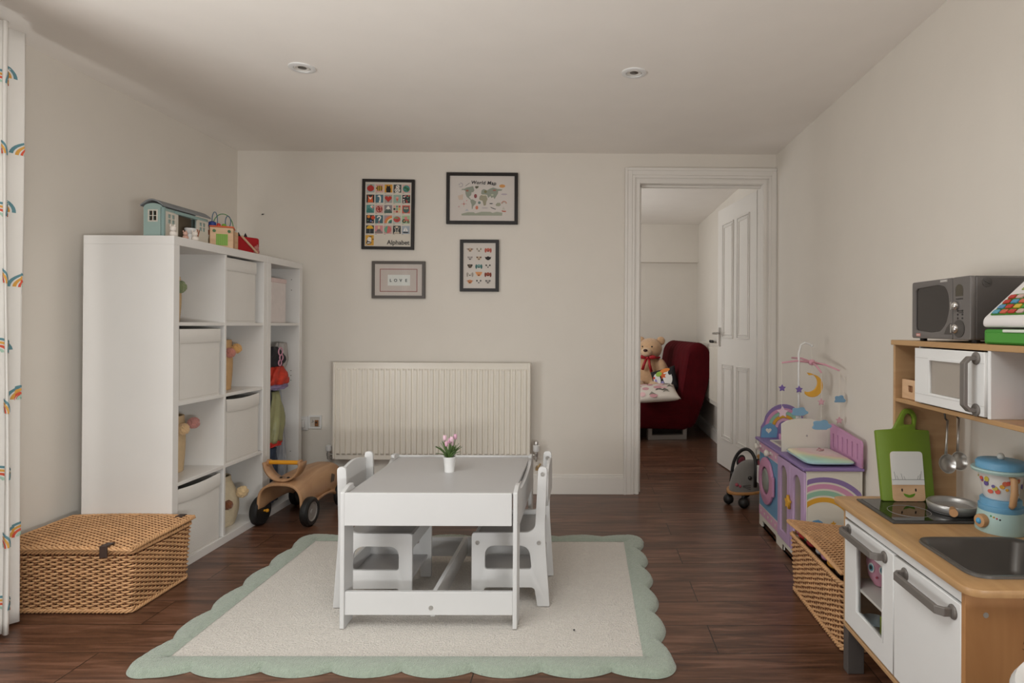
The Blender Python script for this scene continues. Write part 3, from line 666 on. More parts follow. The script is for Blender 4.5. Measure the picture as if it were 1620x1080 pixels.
# fabric bins
def bin_(label, yc, z, wy=.31, sag=0.0, xf=SX1-.008, h=.320):
    t = thing('storage_bin', label, 'storage box', (xf-.18, yc, z), group='white fabric bins in the cube shelving')
    y0, y1 = yc-wy/2, yc+wy/2; x0, x1 = xf-.36, xf
    mb = MB(); N = 14; vs = []
    # outer shell with soft sagging rim on the front
    ring = []
    for k in range(N+1): ring.append((x1, y0+(y1-y0)*k/N))
    ring += [(x0, y1), (x0, y0)]
    lv = [0, .02, h*.5, h-.004, h]
    for zz in lv:
        for j, (x, y) in enumerate(ring):
            f = math.sin(PI*j/N) if j <= N else 0
            bulge = .004*f*math.sin(PI*min(1, zz/h))
            dz = -sag*f if zz > h*.6 else 0
            vs.append((x+bulge, y, z+zz+dz))
    R_ = len(ring)
    mb.add(vs, [(a*R_+j, a*R_+(j+1) % R_, (a+1)*R_+(j+1) % R_, (a+1)*R_+j) for a in range(4) for j in range(R_)]+[tuple(range(R_-1, -1, -1))])
    o = obj('body', mb, CANVAS, t, smooth=35); s_ = o.modifiers.new('t', 'SOLIDIFY'); s_.thickness = .004; s_.offset = -1
    bd = MB(); vs = []
    for zz in (h-.062, h-.056, h-.004, h+.002):
        for k in range(N+1):
            f = math.sin(PI*k/N); o_ = .0025 if zz in (h-.062, h+.002) else .0055
            vs.append((x1+.004*f*math.sin(PI*min(1, zz/h))+o_, y0+(y1-y0)*k/N, z+zz-sag*f))
    bd.open = True; bd.add(vs, [(a*(N+1)+k, a*(N+1)+k+1, (a+1)*(N+1)+k+1, (a+1)*(N+1)+k) for a in range(3) for k in range(N)])
    obj('hem_band', bd, CANVAS, t, smooth=True)
    # stitched seams
    sm = MB(); 
    for yy in (y0+.006, y1-.006): sm.tube([(x1+.002, yy, z+.01), (x1+.003, yy, z+h-.06)], .0012, 5)
    sm.tube([(x1+.001, y0+.006, z+.01), (x1+.001, y1-.006, z+.01)], .0012, 5)
    obj('seam', sm, mat('#cfc9c1', .9), t)
    return t
SH = [.038]+[z+.016 for z in ZL]
bin_('white fabric bin in the second cube down, nearest column', 2.835, SH[2], .30)
bin_('white fabric bin in the bottom cube of the nearest column', 2.835, SH[0], .31, .007)
bin_('white fabric bin in the top cube of the middle column', 3.182, SH[3], .285, 0, SX1-.02, .325)
bin_('white fabric bin with sagging rim, third cube down of middle column', 3.188, SH[1], .30, .008)
# patterned box in the narrow unit
pb = thing('patterned_box', 'small pinkish white patterned box in the narrow unit top bay', 'box', (-1.90, 3.62, SH[3]))
B('body', -1.99, 3.50, SH[3], -1.815, 3.672, SH[3]+.26, mat('#d9cfcb', .8, var=(30, .10, (1, 1, 1))), pb, bevel=.006)
B('lid_rim', -1.992, 3.498, SH[3]+.235, -1.812, 3.675, SH[3]+.262, mat('#d2bdb9', .8, var=(30, .12, (1, 1, 1))), pb, bevel=.004)

# pom-pom rope baskets
def fuzz(seed, amt=.10):
    rr = random.Random(seed); tb = {}
    def f(d):
        kx = (round(d.x, 2), round(d.y, 2), round(d.z, 2))
        if kx not in tb: tb[kx] = 1-amt+2*amt*rr.random()
        return tb[kx]
    return f
def pom_basket(label, x, y, z, r, h, poms, shape='tall', hexc='#cdb08a'):
    t = thing('pompom_basket', label, 'basket', (x, y, z), group='rope baskets with pom-poms')
    mb = MB(); prof = []; n_ = int(h/.008)
    for i in range(n_*2+1):
        v = i/(2*n_)
        if shape == 'round': rr_ = r*(.80+.32*math.sin(PI*min(1, v*1.05+.05))-.12*v)
        else: rr_ = r*(.92+.10*math.sin(PI*v*.9))
        prof.append((rr_+(.0022 if i % 2 else 0), v*h))
    top = prof[-1][0]; prof += [(top-.008, h-.001)]+[(max(.02, p[0]-.010), p[1]) for p in prof[::-2][1:]]
    mb.lathe([(.0001, 0)]+prof+[(.0001, .012)], Matrix.Translation((x, y, z)), 36)
    obj('body', mb, mat(hexc, .9, bump=(150, .5), var=(40, .15, (1, 1, 1))), t, smooth=60)
    for (dx, dy, dz, pr, pc) in poms:
        obj('pompom', MB().ball((x+dx, y+dy, z+dz), pr, 26, f=fuzz(int(dz*1000))), mat(pc, .95, sheen=.4), t)
    return t
pom_basket('tan rope basket with pink and cream pom-poms, third cube of nearest column', -1.985, 2.87, SH[1], .082, .265, [(.097, -.012, .205, .027, '#d8b488'), (.108, .045, .225, .026, '#b98078')], hexc='#cdb28c')
pom_basket('tan rope basket with yellow and pink pom-poms, second cube of middle column', -1.955, 3.20, SH[2], .082, .262, [(.090, .045, .215, .026, '#d1a162'), (.095, -.020, .195, .025, '#c07c6e')], hexc='#c9a273')
pom_basket('round cream rope basket with brown patch, bottom cube of middle column', -1.935, 3.19, SH[0], .098, .255, [(.118, .035, .165, .029, '#d0b488'), (.092, -.050, .12, .024, '#7d4a2c')], 'round', '#cfc0a3')
pom_basket('tan rope basket with green pom-pom in the top cube', -1.985, 2.845, SH[3], .076, .215, [(.085, .0, .165, .028, '#7f8a62')], hexc='#cdae84')

# costumes hanging in the narrow unit
def costume(name, label, cat, path, widths, mt, folds=9, seed=1, depth=.45):
    mb = MB(); rr = random.Random(seed); n_ = 40; vs = []; fs = []
    for i, (p, w_) in enumerate(zip(path, widths)):
        for k in range(n_):
            a = 2*PI*k/n_; g = 1+.22*math.sin(folds*a+i*.35+seed)+.10*math.sin(3*a+i*.8+seed*2)
            vs.append((p[0]+w_*depth*2*g*math.cos(a)*.5, p[1]+w_*g*math.sin(a), p[2]))
    N_ = len(path)
    for i in range(N_-1):
        for k in range(n_): l = (k+1) % n_; fs.append((i*n_+k, i*n_+l, (i+1)*n_+l, (i+1)*n_+k))
    fs += [tuple(range(n_)), tuple((N_-1)*n_+k for k in range(n_-1, -1, -1))]
    mb.add(vs, fs); o = obj(name, mb, mt, smooth=True, loc=path[-1]); return tag(o, label, cat, 'dress-up costumes in the corner unit')
def lp(a, b, n): return [tuple(a[j]+(b[j]-a[j])*i/(n-1) for j in range(3)) for i in range(n)]
def ws(*k, n=14):
    out = []
    for i in range(n):
        t = i/(n-1)*(len(k)-1); j = min(int(t), len(k)-2); out.append(k[j]+(k[j+1]-k[j])*(t-j))
    return out
costume('tulle_dress', 'pale blue tulle dress hanging lowest in the corner unit', 'dress', lp((-1.875, 3.685, .70), (-1.875, 3.675, .07), 14), ws(.03, .065, .080, .090), mat('#8f97a5', .8, var=(25, .25, (1, 1, 1)), sheen=.6), 11, 2)
costume('dark_costume', 'black and navy costume hanging behind the olive garment', 'costume', lp((-1.865, 3.525, .80), (-1.865, 3.53, .22), 14), ws(.045, .06, .055, .05, .05, .06), mat('#20222c', .75), 7, 5)
costume('costume_cap', 'black fabric hat with pink trim at the top of the costumes', 'hat', lp((-1.85, 3.575, .955), (-1.85, 3.575, .835), 14), ws(.04, .085, .105, .110, .08), mat('#25242a', .8), 5, 3)
costume('red_garment', 'bright red and orange garment bunched below the black hat', 'garment', lp((-1.83, 3.585, .84), (-1.83, 3.585, .735), 14), ws(.06, .09, .108, .09), mat('#b8321c', .6, var=(40, .5, (1, 1, 1))), 6, 4)
costume('lilac_trim', 'lilac frilly garment edge beneath the red garment', 'garment', lp((-1.842, 3.59, .742), (-1.842, 3.59, .705), 14), ws(.09, .108, .09), mat('#8a7a9a', .8), 9, 8)
costume('olive_sash', 'pale olive satin garment hanging in the middle of the costumes', 'garment', lp((-1.845, 3.60, .69), (-1.835, 3.565, .40), 14), ws(.04, .075, .085, .08), mat('#93936a', .45, var=(20, .3, (1, 1, 1))), 6, 6)
costume('red_belt', 'narrow red ribbon band below the olive satin garment', 'belt', lp((-1.83, 3.55, .405), (-1.83, 3.55, .378), 14), ws(.065, .075, .065), mat('#c02c22', .6), 5, 7)
costume('net_petticoat', 'grey netting puff sticking out beside the black hat', 'netting', lp((-1.86, 3.705, .975), (-1.86, 3.68, .78), 14), ws(.04, .065, .06, .03), mat('#a8a29e', .95, var=(60, .15, (1, 1, 1))), 8, 9)
costume('blue_costume', 'dark teal blue costume hanging in front at the bottom', 'costume', lp((-1.84, 3.53, .37), (-1.84, 3.53, .06), 14), ws(.06, .065, .07, .065), mat('#2c3c54', .6, var=(50, .3, (1, 1, 1))), 8, 10)
g_ = MB()
for k, (yy, zz, rr_) in enumerate(((3.525, .93, .022), (3.535, .895, .018), (3.52, .865, .016))):
    g_.tube([(-1.772, yy+rr_*math.cos(2*PI*i/20), zz+rr_*math.sin(2*PI*i/20)) for i in range(20)], .0035, 6, closed=True)
tag(obj('pink_hoops', g_, mat('#c48a9c', .5), loc=(-1.772, 3.525, .86)), 'pink looped piping sewn on the black costume hat', 'trim', 'dress-up costumes in the corner unit')

# ------------------------------------------------------------------ toys on top of the shelf unit
TZ = SZ
hs = thing('toy_wagon_house', 'pale blue toy wagon house with grey curved roof and white doors', 'toy house', (-1.98, 2.90, TZ))
x0, x1, y0, y1 = -2.005, -1.922, 2.755, 3.085
BLU = mat('#9ab0aa', .6); BLUD = mat('#8aa3a0', .6); ROOF = mat('#7f8284', .6); CRM = mat('#cfc8bb', .6)
plate('end_wall', [[(-.0415, 0), (.0415, 0), (.0415, .145)]+[(.0415*math.cos(PI*k/10), .145+.018*math.sin(PI*k/10)) for k in range(1, 10)]+[(-.0415, .145)], rect(-.016, .085, -.002, .105), rect(.002, .085, .016, .105), rect(-.016, .108, -.002, .128), rect(.002, .108, .016, .128)], .008, FRONT((-1.9635, y0, TZ)), BLU, hs)
plate('window_bars', [rect(-.022, .079, .022, .134), rect(-.016, .085, -.002, .105), rect(.002, .085, .016, .105), rect(-.016, .108, -.002, .128), rect(.002, .108, .016, .128)], .003, FRONT((-1.9635, y0-.001, TZ)), CRM, hs)
B('end_wall', x0, y1-.008, TZ, x1, y1, TZ+.145, BLU, hs); B('rear_wall', x0, y0+.008, TZ, x0+.006, y1-.008, TZ+.145, mat('#8d7c66', .8), hs); B('floor_panel', x0, y0+.008, TZ, x1+.03, y1-.008, TZ+.012, LIGHTWOOD, hs)
fx = frame((x1, y0, TZ), (0, 1, 0), (0, 0, 1))   # faces +X
plate('front_wall', [rect(0, 0, .33, .145), rect(.10, .012, .236, .128)], .006, fx, BLU, hs)
B('corner_post', x1-.004, y0-.002, TZ, x1+.009, y0+.011, TZ+.146, BLUD, hs)
for a in (.012, .236):
    plate('door', [rect(a, .012, a+.088, .130)]+[rect(a+.02+i*.026, .078+j*.024, a+.04+i*.026, .096+j*.024) for i in (0, 1) for j in (0, 1)], .006, fx @ Matrix.Translation((0, 0, .006)), CRM, hs)
B('lintel', x1, y0+.08, TZ+.128, x1+.01, y1-.09, TZ+.142, BLUD, hs)
B('plinth', x1, y0+.27, TZ+.001, x1+.018, y1, TZ+.010, BLUD, hs)
rf = MB(); pr = [(-.052+.104*k/12, .148+.026*math.sin(PI*k/12)) for k in range(13)]
rf.prism(pr+[(a, b+.007) for a, b in pr[::-1]], FRONT((-1.9635, y0-.008, TZ)), .346)
obj('roof', rf, ROOF, hs, smooth=40)
bl = MB().lathe([(.010, 0), (.022, .016), (.026, .030), (.024, .030), (.020, .016), (.0001, .006)], Matrix.Translation((-1.905, 2.925, TZ+.045)), 24)
bl.lathe([(.016, 0), (.016, .047)], Matrix.Translation((-1.905, 2.925, TZ)), 16)
tag(obj('toy_bowl', bl, WHITE, smooth=50, loc=(-1.905, 2.925, TZ)), 'small white toy bowl in the wagon house doorway', 'bowl')
bk = MB()
for i in range(3): bk.box(-.010, -.004, 0, .010, .004, .070, Matrix.Translation((-1.925, 2.955+i*.015, TZ+.014)) @ Matrix.Rotation(-.35, 4, 'X'))
tag(obj('toy_bench', bk, mat('#9a5434', .6), loc=(-1.955, 2.99, TZ+.012)), 'brown slatted toy furniture inside the wagon house', 'toy furniture')
# little figures at the front edge
def critter(label, x, y, mt, s=1.0, h=.055, base=TZ):
    t = thing('toy_animal', label, 'toy figure', (x, y, base), group='tiny animal figures on the shelf top')
    obj('body', MB().ball((x, y, base+.016*s), (.015*s, .019*s, .016*s), 14), mt, t, smooth=True)
    obj('head', MB().ball((x+.004, y-.010*s, base+.038*s), .013*s, 14), mt, t, smooth=True)
    for q in (-1, 1): obj('ear', MB().ball((x+q*.009*s, y-.008*s, base+.052*s), (.004*s, .003*s, .007*s), 10), mt, t, smooth=True)
    return t
critter('white toy animal in front of the wagon house corner', -1.835, 2.705, mat('#ddd5cc', .7), 1.0)
critter('white toy animal leaning over the pale ones by the doorway', -1.83, 2.845, mat('#e0d6cc', .7), .95)
critter('pinkish toy animal lying before the wagon house', -1.835, 2.785, mat('#c9a090', .7), .75)
critter('small pink toy figure with pointed ears at the end of the shelf top', -1.825, 3.36, mat('#b5766e', .7), .95)
# stacked peg figure
pg = thing('peg_figure', 'blue capped wooden peg figure behind the activity cube', 'toy figure', (-1.93, 3.135, TZ))
obj('body', MB().lathe([(.016, 0), (.018, .05), (.014, .075)], Matrix.Translation((-1.93, 3.135, TZ)), 18), mat('#a88a6a', .5), pg, smooth=40)
obj('scarf', MB().lathe([(.017, .075), (.018, .10)], Matrix.Translation((-1.93, 3.135, TZ)), 18), mat('#b0583a', .6), pg, smooth=40)
obj('head', MB().ball((-1.93, 3.135, TZ+.112), .016, 16), mat('#8a5a44', .6), pg, smooth=True)
obj('cap', MB().lathe([(.018, .118), (.017, .14), (.008, .146)], Matrix.Translation((-1.93, 3.135, TZ)), 18), mat('#27408a', .5), pg, smooth=40)
# activity cube
ac = thing('activity_cube', 'wooden activity cube with green panel and bead wires on top', 'toy', (-1.895, 3.165, TZ), rz=.30)
L = lambda *a: Matrix.Translation((-1.895, 3.165, TZ)) @ Matrix.Rotation(.45, 4, 'Z') @ Matrix.Translation(a)
fa = L(0, 0, 0) @ frame((-.052, -.052, 0), (1, 0, 0), (0, 0, 1))
obj('body', MB().box(-.052, -.052, 0, .052, .052, .112, L(0, 0, 0)), LIGHTWOOD, ac, bevel=.003)
obj('green_panel', MB().prism(rect(.028, .020, .080, .078), fa @ Matrix.Translation((0, 0, .002)), .002), mat('#7fa83a', .5), ac)
gr = MB()
for i in range(6): gr.prism(rect(.031+i*.008, .022, .033+i*.008, .076), fa @ Matrix.Translation((0, 0, .0032)), .002)
obj('slat', gr, mat('#6a9030', .5), ac)
obj('green_dot', MB().lathe([(.0075, 0), (.0075, .004), (.0001, .005)], fa @ Matrix.Translation((.020, .093, 0)), 16), mat('#3f6a3a', .5), ac)
obj('green_dot', MB().lathe([(.0075, 0), (.0075, .004), (.0001, .005)], fa @ Matrix.Translation((.086, .093, 0)), 16), mat('#3f6a3a', .5), ac)
obj('top_board', MB().box(-.054, -.054, .112, .054, .054, .120, L(0, 0, 0)), mat('#cf5a28', .5), ac, bevel=.002)
def arcpts(cx, cz, rx, rz, y, n=14, a0=0, a1=PI): return [L(0, 0, 0) @ Vector((cx-rx*math.cos(a0+(a1-a0)*k/n), y, cz+rz*math.sin(a0+(a1-a0)*k/n))) for k in range(n+1)]
obj('bead_wire', MB().tube(arcpts(-.034, .150, .012, .045, -.01, a0=-.9, a1=PI+.9), .0022, 6), mat('#3e5f78', .4), ac, smooth=True)
obj('bead_wire', MB().tube(arcpts(.024, .150, .012, .030, .0, a0=-.9, a1=PI+.9), .0022, 6), mat('#3e5f78', .4), ac, smooth=True)
obj('bead_wire', MB().tube(arcpts(.0, .12, .046, .072, .02), .0022, 6), mat('#4f8a4a', .4), ac, smooth=True)
obj('bead', MB().ball(L(-.016, -.02, .127).translation, .010, 14), mat('#c0281e', .35), ac, smooth=True)
obj('bead', MB().ball(L(.008, -.02, .127).translation, (.012, .010, .009), 14), mat('#6fa030', .35), ac, smooth=True)
# wooden board leaning and red felt bag
wb = thing('wooden_block', 'pale wooden block standing between activity cube and red bag', 'toy', (-1.875, 3.235, TZ))
B('block', -1.895, 3.215, TZ, -1.865, 3.255, TZ+.105, LIGHTWOOD, wb, bevel=.002)
st = MB(); st.tube([(-1.835, 3.235, TZ+.085), (-1.812, 3.345, TZ+.008)], .0055, 6)
tag(obj('wooden_stick', st, mat('#cfae8e', .5), loc=(-1.82, 3.29, TZ)), 'pale stick leaning across the red felt bag', 'stick')
rd = thing('red_felt_bag', 'red felt bag with black cat ears on the shelf top', 'bag', (-1.90, 3.32, TZ))
obj('body', MB().prism(rnd(rect(-.058, 0, .062, .092), .012), frame((-1.85, 3.32, TZ), (.55, .83, 0), (0, 0, 1)), .05), mat('#a3161c', .9, bump=(200, .3)), rd, bevel=.006)
for q in (-.030, .006): obj('ear', MB().add([Vector((-1.87, 3.32, TZ+.088))+Vector((.55, .83, 0))*q+Vector(p) for p in ((-.01, -.007, 0), (.01, .007, 0), (-.006, .010, 0), (0, 0, .028))], [(0, 1, 3), (1, 2, 3), (2, 0, 3), (0, 2, 1)]), mat('#2b2626', .9), rd)

# ================================================================== WICKER
def wicker_body(x0, x1, y0, y1, z1, pitch=.0088, stake=.022, r=.0035, flare=.01):
    mb = MB(); rc = .02
    def ring(z):
        e = flare*z/z1-flare; a = (x0-e*0+(-flare-e), y0+(-flare-e), x1-(-flare-e), y1-(-flare-e))
        return x0+(-e)-0*a[0], y0-e, x1+e, y1+e
    def perim(z, step):
        e = flare*(1-z/z1); p = rnd(rect(x0+e, y0+e, x1-e, y1-e), rc, 5); out = []; N = len(p); d = 0
        for i in range(N):
            a = Vector(p[i]); b = Vector(p[(i+1) % N]); L_ = (b-a).length; n_ = max(1, round(L_/step))
            for k in range(n_):
                c = a.lerp(b, k/n_); t = (b-a).normalized(); out.append((c, Vector((t.y, -t.x)), d+L_*k/n_))
            d += L_
        return out, d
    rows = int((z1-.02)/pitch)
    base, D = perim(z1/2, stake/2); ns = int(D/stake)
    if ns % 2: ns += 1
    rr = random.Random(3)
    mb.use(WICKER)
    for k in range(rows):
        z = .012+k*pitch; pts, D = perim(z, stake/3.2); ph = 0 if (k//1) % 2 else PI
        mb.tube([(c.x+nn.x*.0062*math.sin(2*PI*d/D*ns/2+ph), c.y+nn.y*.0062*math.sin(2*PI*d/D*ns/2+ph), z+.0012*math.sin(d*37+k)) for c, nn, d in pts], r*(.9+.25*rr.random()), 6, closed=True)
    # stakes
    mb.use(WICKERD); pb_, D0 = perim(.005, .004); pt_, D1 = perim(z1, .004)
    def at(tab, D, f):
        i = min(len(tab)-1, int(f*len(tab))); return tab[i][0]
    for i in range(ns):
        f = (i+.5)/ns; a = at(pb_, D0, f); b = at(pt_, D1, f); mb.tube([(a.x, a.y, .004), (b.x, b.y, z1-.004)], .0030, 5)
    # plaited foot and rim
    mb.use(WICKER)
    for zc in (.010, z1-.004):
        pts, D = perim(zc, .006)
        for q in (0, 2*PI/3, 4*PI/3):
            mb.tube([(c.x+nn.x*(.003+.0055*math.cos(d*2*PI/.045+q)), c.y+nn.y*(.003+.0055*math.cos(d*2*PI/.045+q)), zc+.0055*math.sin(d*2*PI/.045+q)) for c, nn, d in pts], .0042, 6, closed=True)
    # dark lining so the inside is not see-through
    mb.use(WICKERD); e = flare+.009
    mb.box(x0+e, y0+e, .004, x1-e, y0+e+.003, z1-.02).box(x0+e, y1-e-.003, .004, x1-e, y1-e, z1-.02).box(x0+e, y0+e, .004, x0+e+.003, y1-e, z1-.02).box(x1-e-.003, y0+e, .004, x1-e, y1-e, z1-.02).box(x0+e, y0+e, .004, x1-e, y1-e, .008)
    return mb
def wicker_lid(x0, x1, y0, y1, zf, along='x', pitch=.0092, stake=.020):
    """zf(x,y) gives the height of the lid surface"""
    mb = MB().use(WICKER); rr = random.Random(5)
    if along == 'x':
        n_ = int((y1-y0)/pitch)
        for k in range(n_):
            y = y0+.004+k*pitch; m_ = int((x1-x0)/(stake/4)); ph = PI*(k % 2)
            mb.tube([(x0+(x1-x0)*i/m_, y, zf(x0+(x1-x0)*i/m_, y)+.0045*math.sin(PI*(x1-x0)*i/m_/stake+ph)) for i in range(m_+1)], .0036*(.9+.25*rr.random()), 6)
        mb.use(WICKERD)
        for i in range(int((x1-x0)/stake)):
            x = x0+(i+.5)*stake; mb.tube([(x, y0+(y1-y0)*j/8, zf(x, y0+(y1-y0)*j/8)) for j in range(9)], .0028, 5)
    mb.use(WICKERD); m_ = 10
    vs = []
    for j in range(m_+1):
        for i in range(m_+1): x = x0+(x1-x0)*i/m_; y = y0+(y1-y0)*j/m_; vs.append((x, y, zf(x, y)-.0075))
    mb.add(vs, [(j*(m_+1)+i, j*(m_+1)+i+1, (j+1)*(m_+1)+i+1, (j+1)*(m_+1)+i) for j in range(m_) for i in range(m_)])
    mb.use(WICKER); ed = []
    for a, b in (((x0, y0), (x1, y0)), ((x1, y0), (x1, y1)), ((x1, y1), (x0, y1)), ((x0, y1), (x0, y0))):
        for k in range(60): ed.append((a[0]+(b[0]-a[0])*k/60, a[1]+(b[1]-a[1])*k/60))
    d = 0; L_ = 2*(x1-x0+y1-y0)/len(ed)
    for q in (0, 2*PI/3, 4*PI/3):
        mb.tube([(x+.004*math.cos(i*L_*2*PI/.05+q), y+.004*math.cos(i*L_*2*PI/.05+q), zf(x, y)-.001+.005*math.sin(i*L_*2*PI/.05+q)) for i, (x, y) in enumerate(ed)], .0042, 6, closed=True)
    return mb
b1 = thing('wicker_hamper', 'low wicker hamper with closed lid beside the curtain', 'basket', (-1.94, 2.46, 0))
obj('body', wicker_body(-2.195, -1.700, 2.290, 2.628, .238), None, b1, smooth=60)
def lz(x, y): return .252+.006*math.sin((x+2.2)*6)+.004*math.sin((y-2.3)*9)+(.006 if y > 2.5 else 0)*((y-2.5)/.13)
obj('lid', wicker_lid(-2.205, -1.688, 2.270, 2.630, lz), None, b1, smooth=60)
LEA = mat('#3c2a22', .55)
sp_ = MB(); sp_.tube([(-1.785, 2.330, .268), (-1.785, 2.285, .268), (-1.785, 2.264, .262), (-1.785, 2.262, .225)], .004, 4)
sm_ = MB().box(-1.797, 2.263, .262, -1.769, 2.30, .267).box(-1.797, 2.258, .222, -1.769, 2.264, .267)
lab(obj('strap', sm_, LEA, b1, bevel=.002), 'dark leather closing strap')
lab(obj('strap', MB().box(-1.75, 2.60, .262, -1.72, 2.634, .270), LEA, b1, bevel=.002), 'dark leather hinge strap')
b2 = thing('wicker_chest', 'overfilled wicker chest with raised lid, between lilac unit and play kitchen', 'basket', (1.02, 2.27, 0))
obj('body', wicker_body(.855, 1.185, 2.025, 2.525, .236), None, b2, smooth=60)
def lz2(x, y): return .238+.040*(1.19-x)/.34+.010*math.sin((y-2.0)*6)
obj('lid', wicker_lid(.845, 1.19, 2.005, 2.54, lz2), None, b2, smooth=60)
random.seed(11)
tc_ = [('red', '#a3201f', (.022, .030, .016)), ('dark red', '#8f1a22', (.018, .034, .015)), ('grey', '#a7a4a6', (.016, .022, .014)), ('mauve', '#b07a98', (.016, .030, .014)), ('amber', '#b9802f', (.020, .034, .014)), ('dark brown', '#3a2a26', (.018, .024, .014)), ('green', '#3f5a3a', (.014, .018, .012)), ('pink', '#c06a80', (.014, .020, .012))]
pos = [2.46, 2.375, 2.29, 2.235, 2.165, 2.10, 2.415, 2.505]
for (nm, hx_, rr_), yy in zip(tc_, pos):
    tag(obj('soft_toy', MB().ball((.885, yy, .244), rr_, 18, f=fuzz(int(yy*100), .03)), mat(hx_, .7), smooth=True, loc=(.885, yy, .235)), nm+' toy squeezed under the raised lid of the wicker chest', 'toy', 'toys poking out of the wicker chest')

# ================================================================== RUG
rug = thing('rug', 'cream rug with puffy scalloped sage green border under the table', 'rug', (-.58, 2.5, 0))
ix0, ix1, iy0, iy1 = -1.345, .192, 1.975, 3.03
rr = random.Random(2)
mb = MB(); nx, ny = 150, 104
mb.add([(ix0-.01+(ix1-ix0+.02)*i/nx, iy0-.01+(iy1-iy0+.02)*j/ny, .013+.0016*rr.random()) for j in range(ny+1) for i in range(nx+1)], [(j*(nx+1)+i, j*(nx+1)+i+1, (j+1)*(nx+1)+i+1, (j+1)*(nx+1)+i) for j in range(ny) for i in range(nx)])
mb.box(ix0, iy0, .001, ix1, iy1, .012)
obj('cream_centre', mb, mat('#d3ccc3', .95, bump=(150, 2.2), var=(110, .14, (1, 1, 1)), sheen=.3), rug, smooth=True)
# border: inner rectangle to scalloped outer line
cx_, cy_ = (ix0+ix1)/2, (iy0+iy1)/2
def edge(a, b, n_, nl):
    out = []
    a = Vector(a); b = Vector(b); t = (b-a); nn = Vector((t.y, -t.x)).normalized(); L_ = t.length
    for k in range(n_):
        f = k/n_; sc = abs(math.sin(PI*f*nl+PI/2)) ; sc = sc**.75
        out.append((a+t*f, nn, .060+.036*sc))
    return out
bd = []
cor = [(ix0, iy0), (ix1, iy0), (ix1, iy1), (ix0, iy1)]
for q in range(4):
    a, b = cor[q], cor[(q+1) % 4]; nl = 7 if q % 2 == 0 else 5
    e_ = edge(a, b, 240 if q % 2 == 0 else 170, nl); bd += e_
    nn0 = e_[0][1]; t = (Vector(b)-Vector(a)).normalized()
    for k in range(24):
        f = k/24*PI/2; d = nn0*math.cos(f)+t*math.sin(f); bd.append((Vector(b), d, .096+.014*math.sin(2*f)))
mb = MB(); N = len(bd); K = 16; vs = []
for k in range(K+1):
    f = k/K
    for p, d, wd in bd:
        q = p+d*(wd*f-.004*(1-f)); z = .024*min(1, (1-abs(2*f-1)**3.0))**.6
        if f < .5: z = max(z, .015)
        vs.append((q.x, q.y, max(.0015, z)+(.0022*rr.random() if 0 < k < K else 0)))
mb.add(vs, [(k*N+i, (k+1)*N+i, (k+1)*N+(i+1) % N, k*N+(i+1) % N) for k in range(K) for i in range(N)])
obj('green_border', mb, mat('#98a494', .97, bump=(240, 1.4), var=(90, .22, (1, 1, 1)), sheen=.5), rug, smooth=True)
tag(obj('crumb', MB().ball((-.04, 2.14, .020), (.004, .003, .003), 8), BLACK, loc=(-.04, 2.14, .016)), 'tiny dark speck on the cream rug right of the table', 'crumb')

# ================================================================== TABLE AND CHAIRS
RZ = .0155
tb = thing('childrens_table', 'low white childrens table with grey top on the scalloped rug', 'table', (-.555, 2.46, RZ))
TX0, TX1, TY0, TY1 = -.867, -.243, 2.150, 2.785
SCREW = mat('#b5b2ae', .35, metal=.5)
B('tabletop', TX0+.016, TY0+.017, .478, TX1-.016, TY1-.017, .490, GREYTOP, tb)
B('apron', TX0+.012, TY0, .380, TX1-.020, TY0+.016, .496, TWHITE, tb, bevel=.002)
B('apron', TX0+.012, TY1-.016, .380, TX1-.020, TY1, .496, TWHITE, tb, bevel=.002)
def leg_board(xa, y0_, y1_, front):
    s = 1 if front else -1; ya, yb = (y0_, y1_)
    prof = [(ya, RZ), (yb, RZ), (yb, .505), (ya, .505)]
    if front: prof = [(ya, RZ), (ya+.085, RZ), (ya+.085, .40), (ya+.085, .512), (ya+.05, .512), (ya, .498)]
    else: prof = [(yb-.085, RZ), (yb, RZ), (yb, .498), (yb-.05, .512), (yb-.085, .512)]
    fr = frame((xa, 0, 0), (0, -1, 0), (0, 0, 1))
    return plate('leg', [rnd([(-y, z) for y, z in prof], .006)], .015, fr, TWHITE, tb, bevel=.0015)
for xa in (TX0-.000, TX1-.015):
    leg_board(xa, TY0-.001, TY0+.1, True); leg_board(xa, TY1-.1, TY1+.001, False)
    fr = frame((xa, 0, 0), (0, -1, 0), (0, 0, 1))
    y0_, y1_ = TY0+.085, TY1-.085
    plate('side_board', [[(-y1_, .36), (-y0_, .36), (-y0_, .500)]+[(-(y0_+(y1_-y0_)*f), .500-.030*math.sin(PI*f)**.35) for f in [k/16 for k in range(1, 16)]]+[(-y1_, .500)]], .015, fr, TWHITE, tb, bevel=.001)
B('stretcher', TX0+.015, TY0+.004, .064, TX1-.015, TY0+.020, .146, TWHITE, tb, bevel=.002)
B('stretcher', TX0+.015, TY1-.020, .040, TX1-.015, TY1-.004, .125, TWHITE, tb, bevel=.002)
B('centre_rail', -.553, TY0+.020, .052, -.537, TY1-.020, .132, TWHITE, tb, bevel=.002)
def screw(x, y, z, parent, d=(0, -1, 0), r=.0085):
    fr = frame((x, y, z), (1, 0, 0), (0, 0, 1)) if abs(d[1]) else frame((x, y, z), (0, 1, 0), (0, 0, 1))
    sg = -1 if d[1] > 0 else 1
    return obj('screw', MB().lathe([(r, -.001), (r, .0012), (r*.6, .0016), (r*.5, .0004), (.0001, .0002)], fr if sg == 1 else fr @ Matrix.Rotation(PI, 4, 'X'), 20), SCREW, parent, smooth=40)
screw(-.547, TY0+.004, .090, tb)
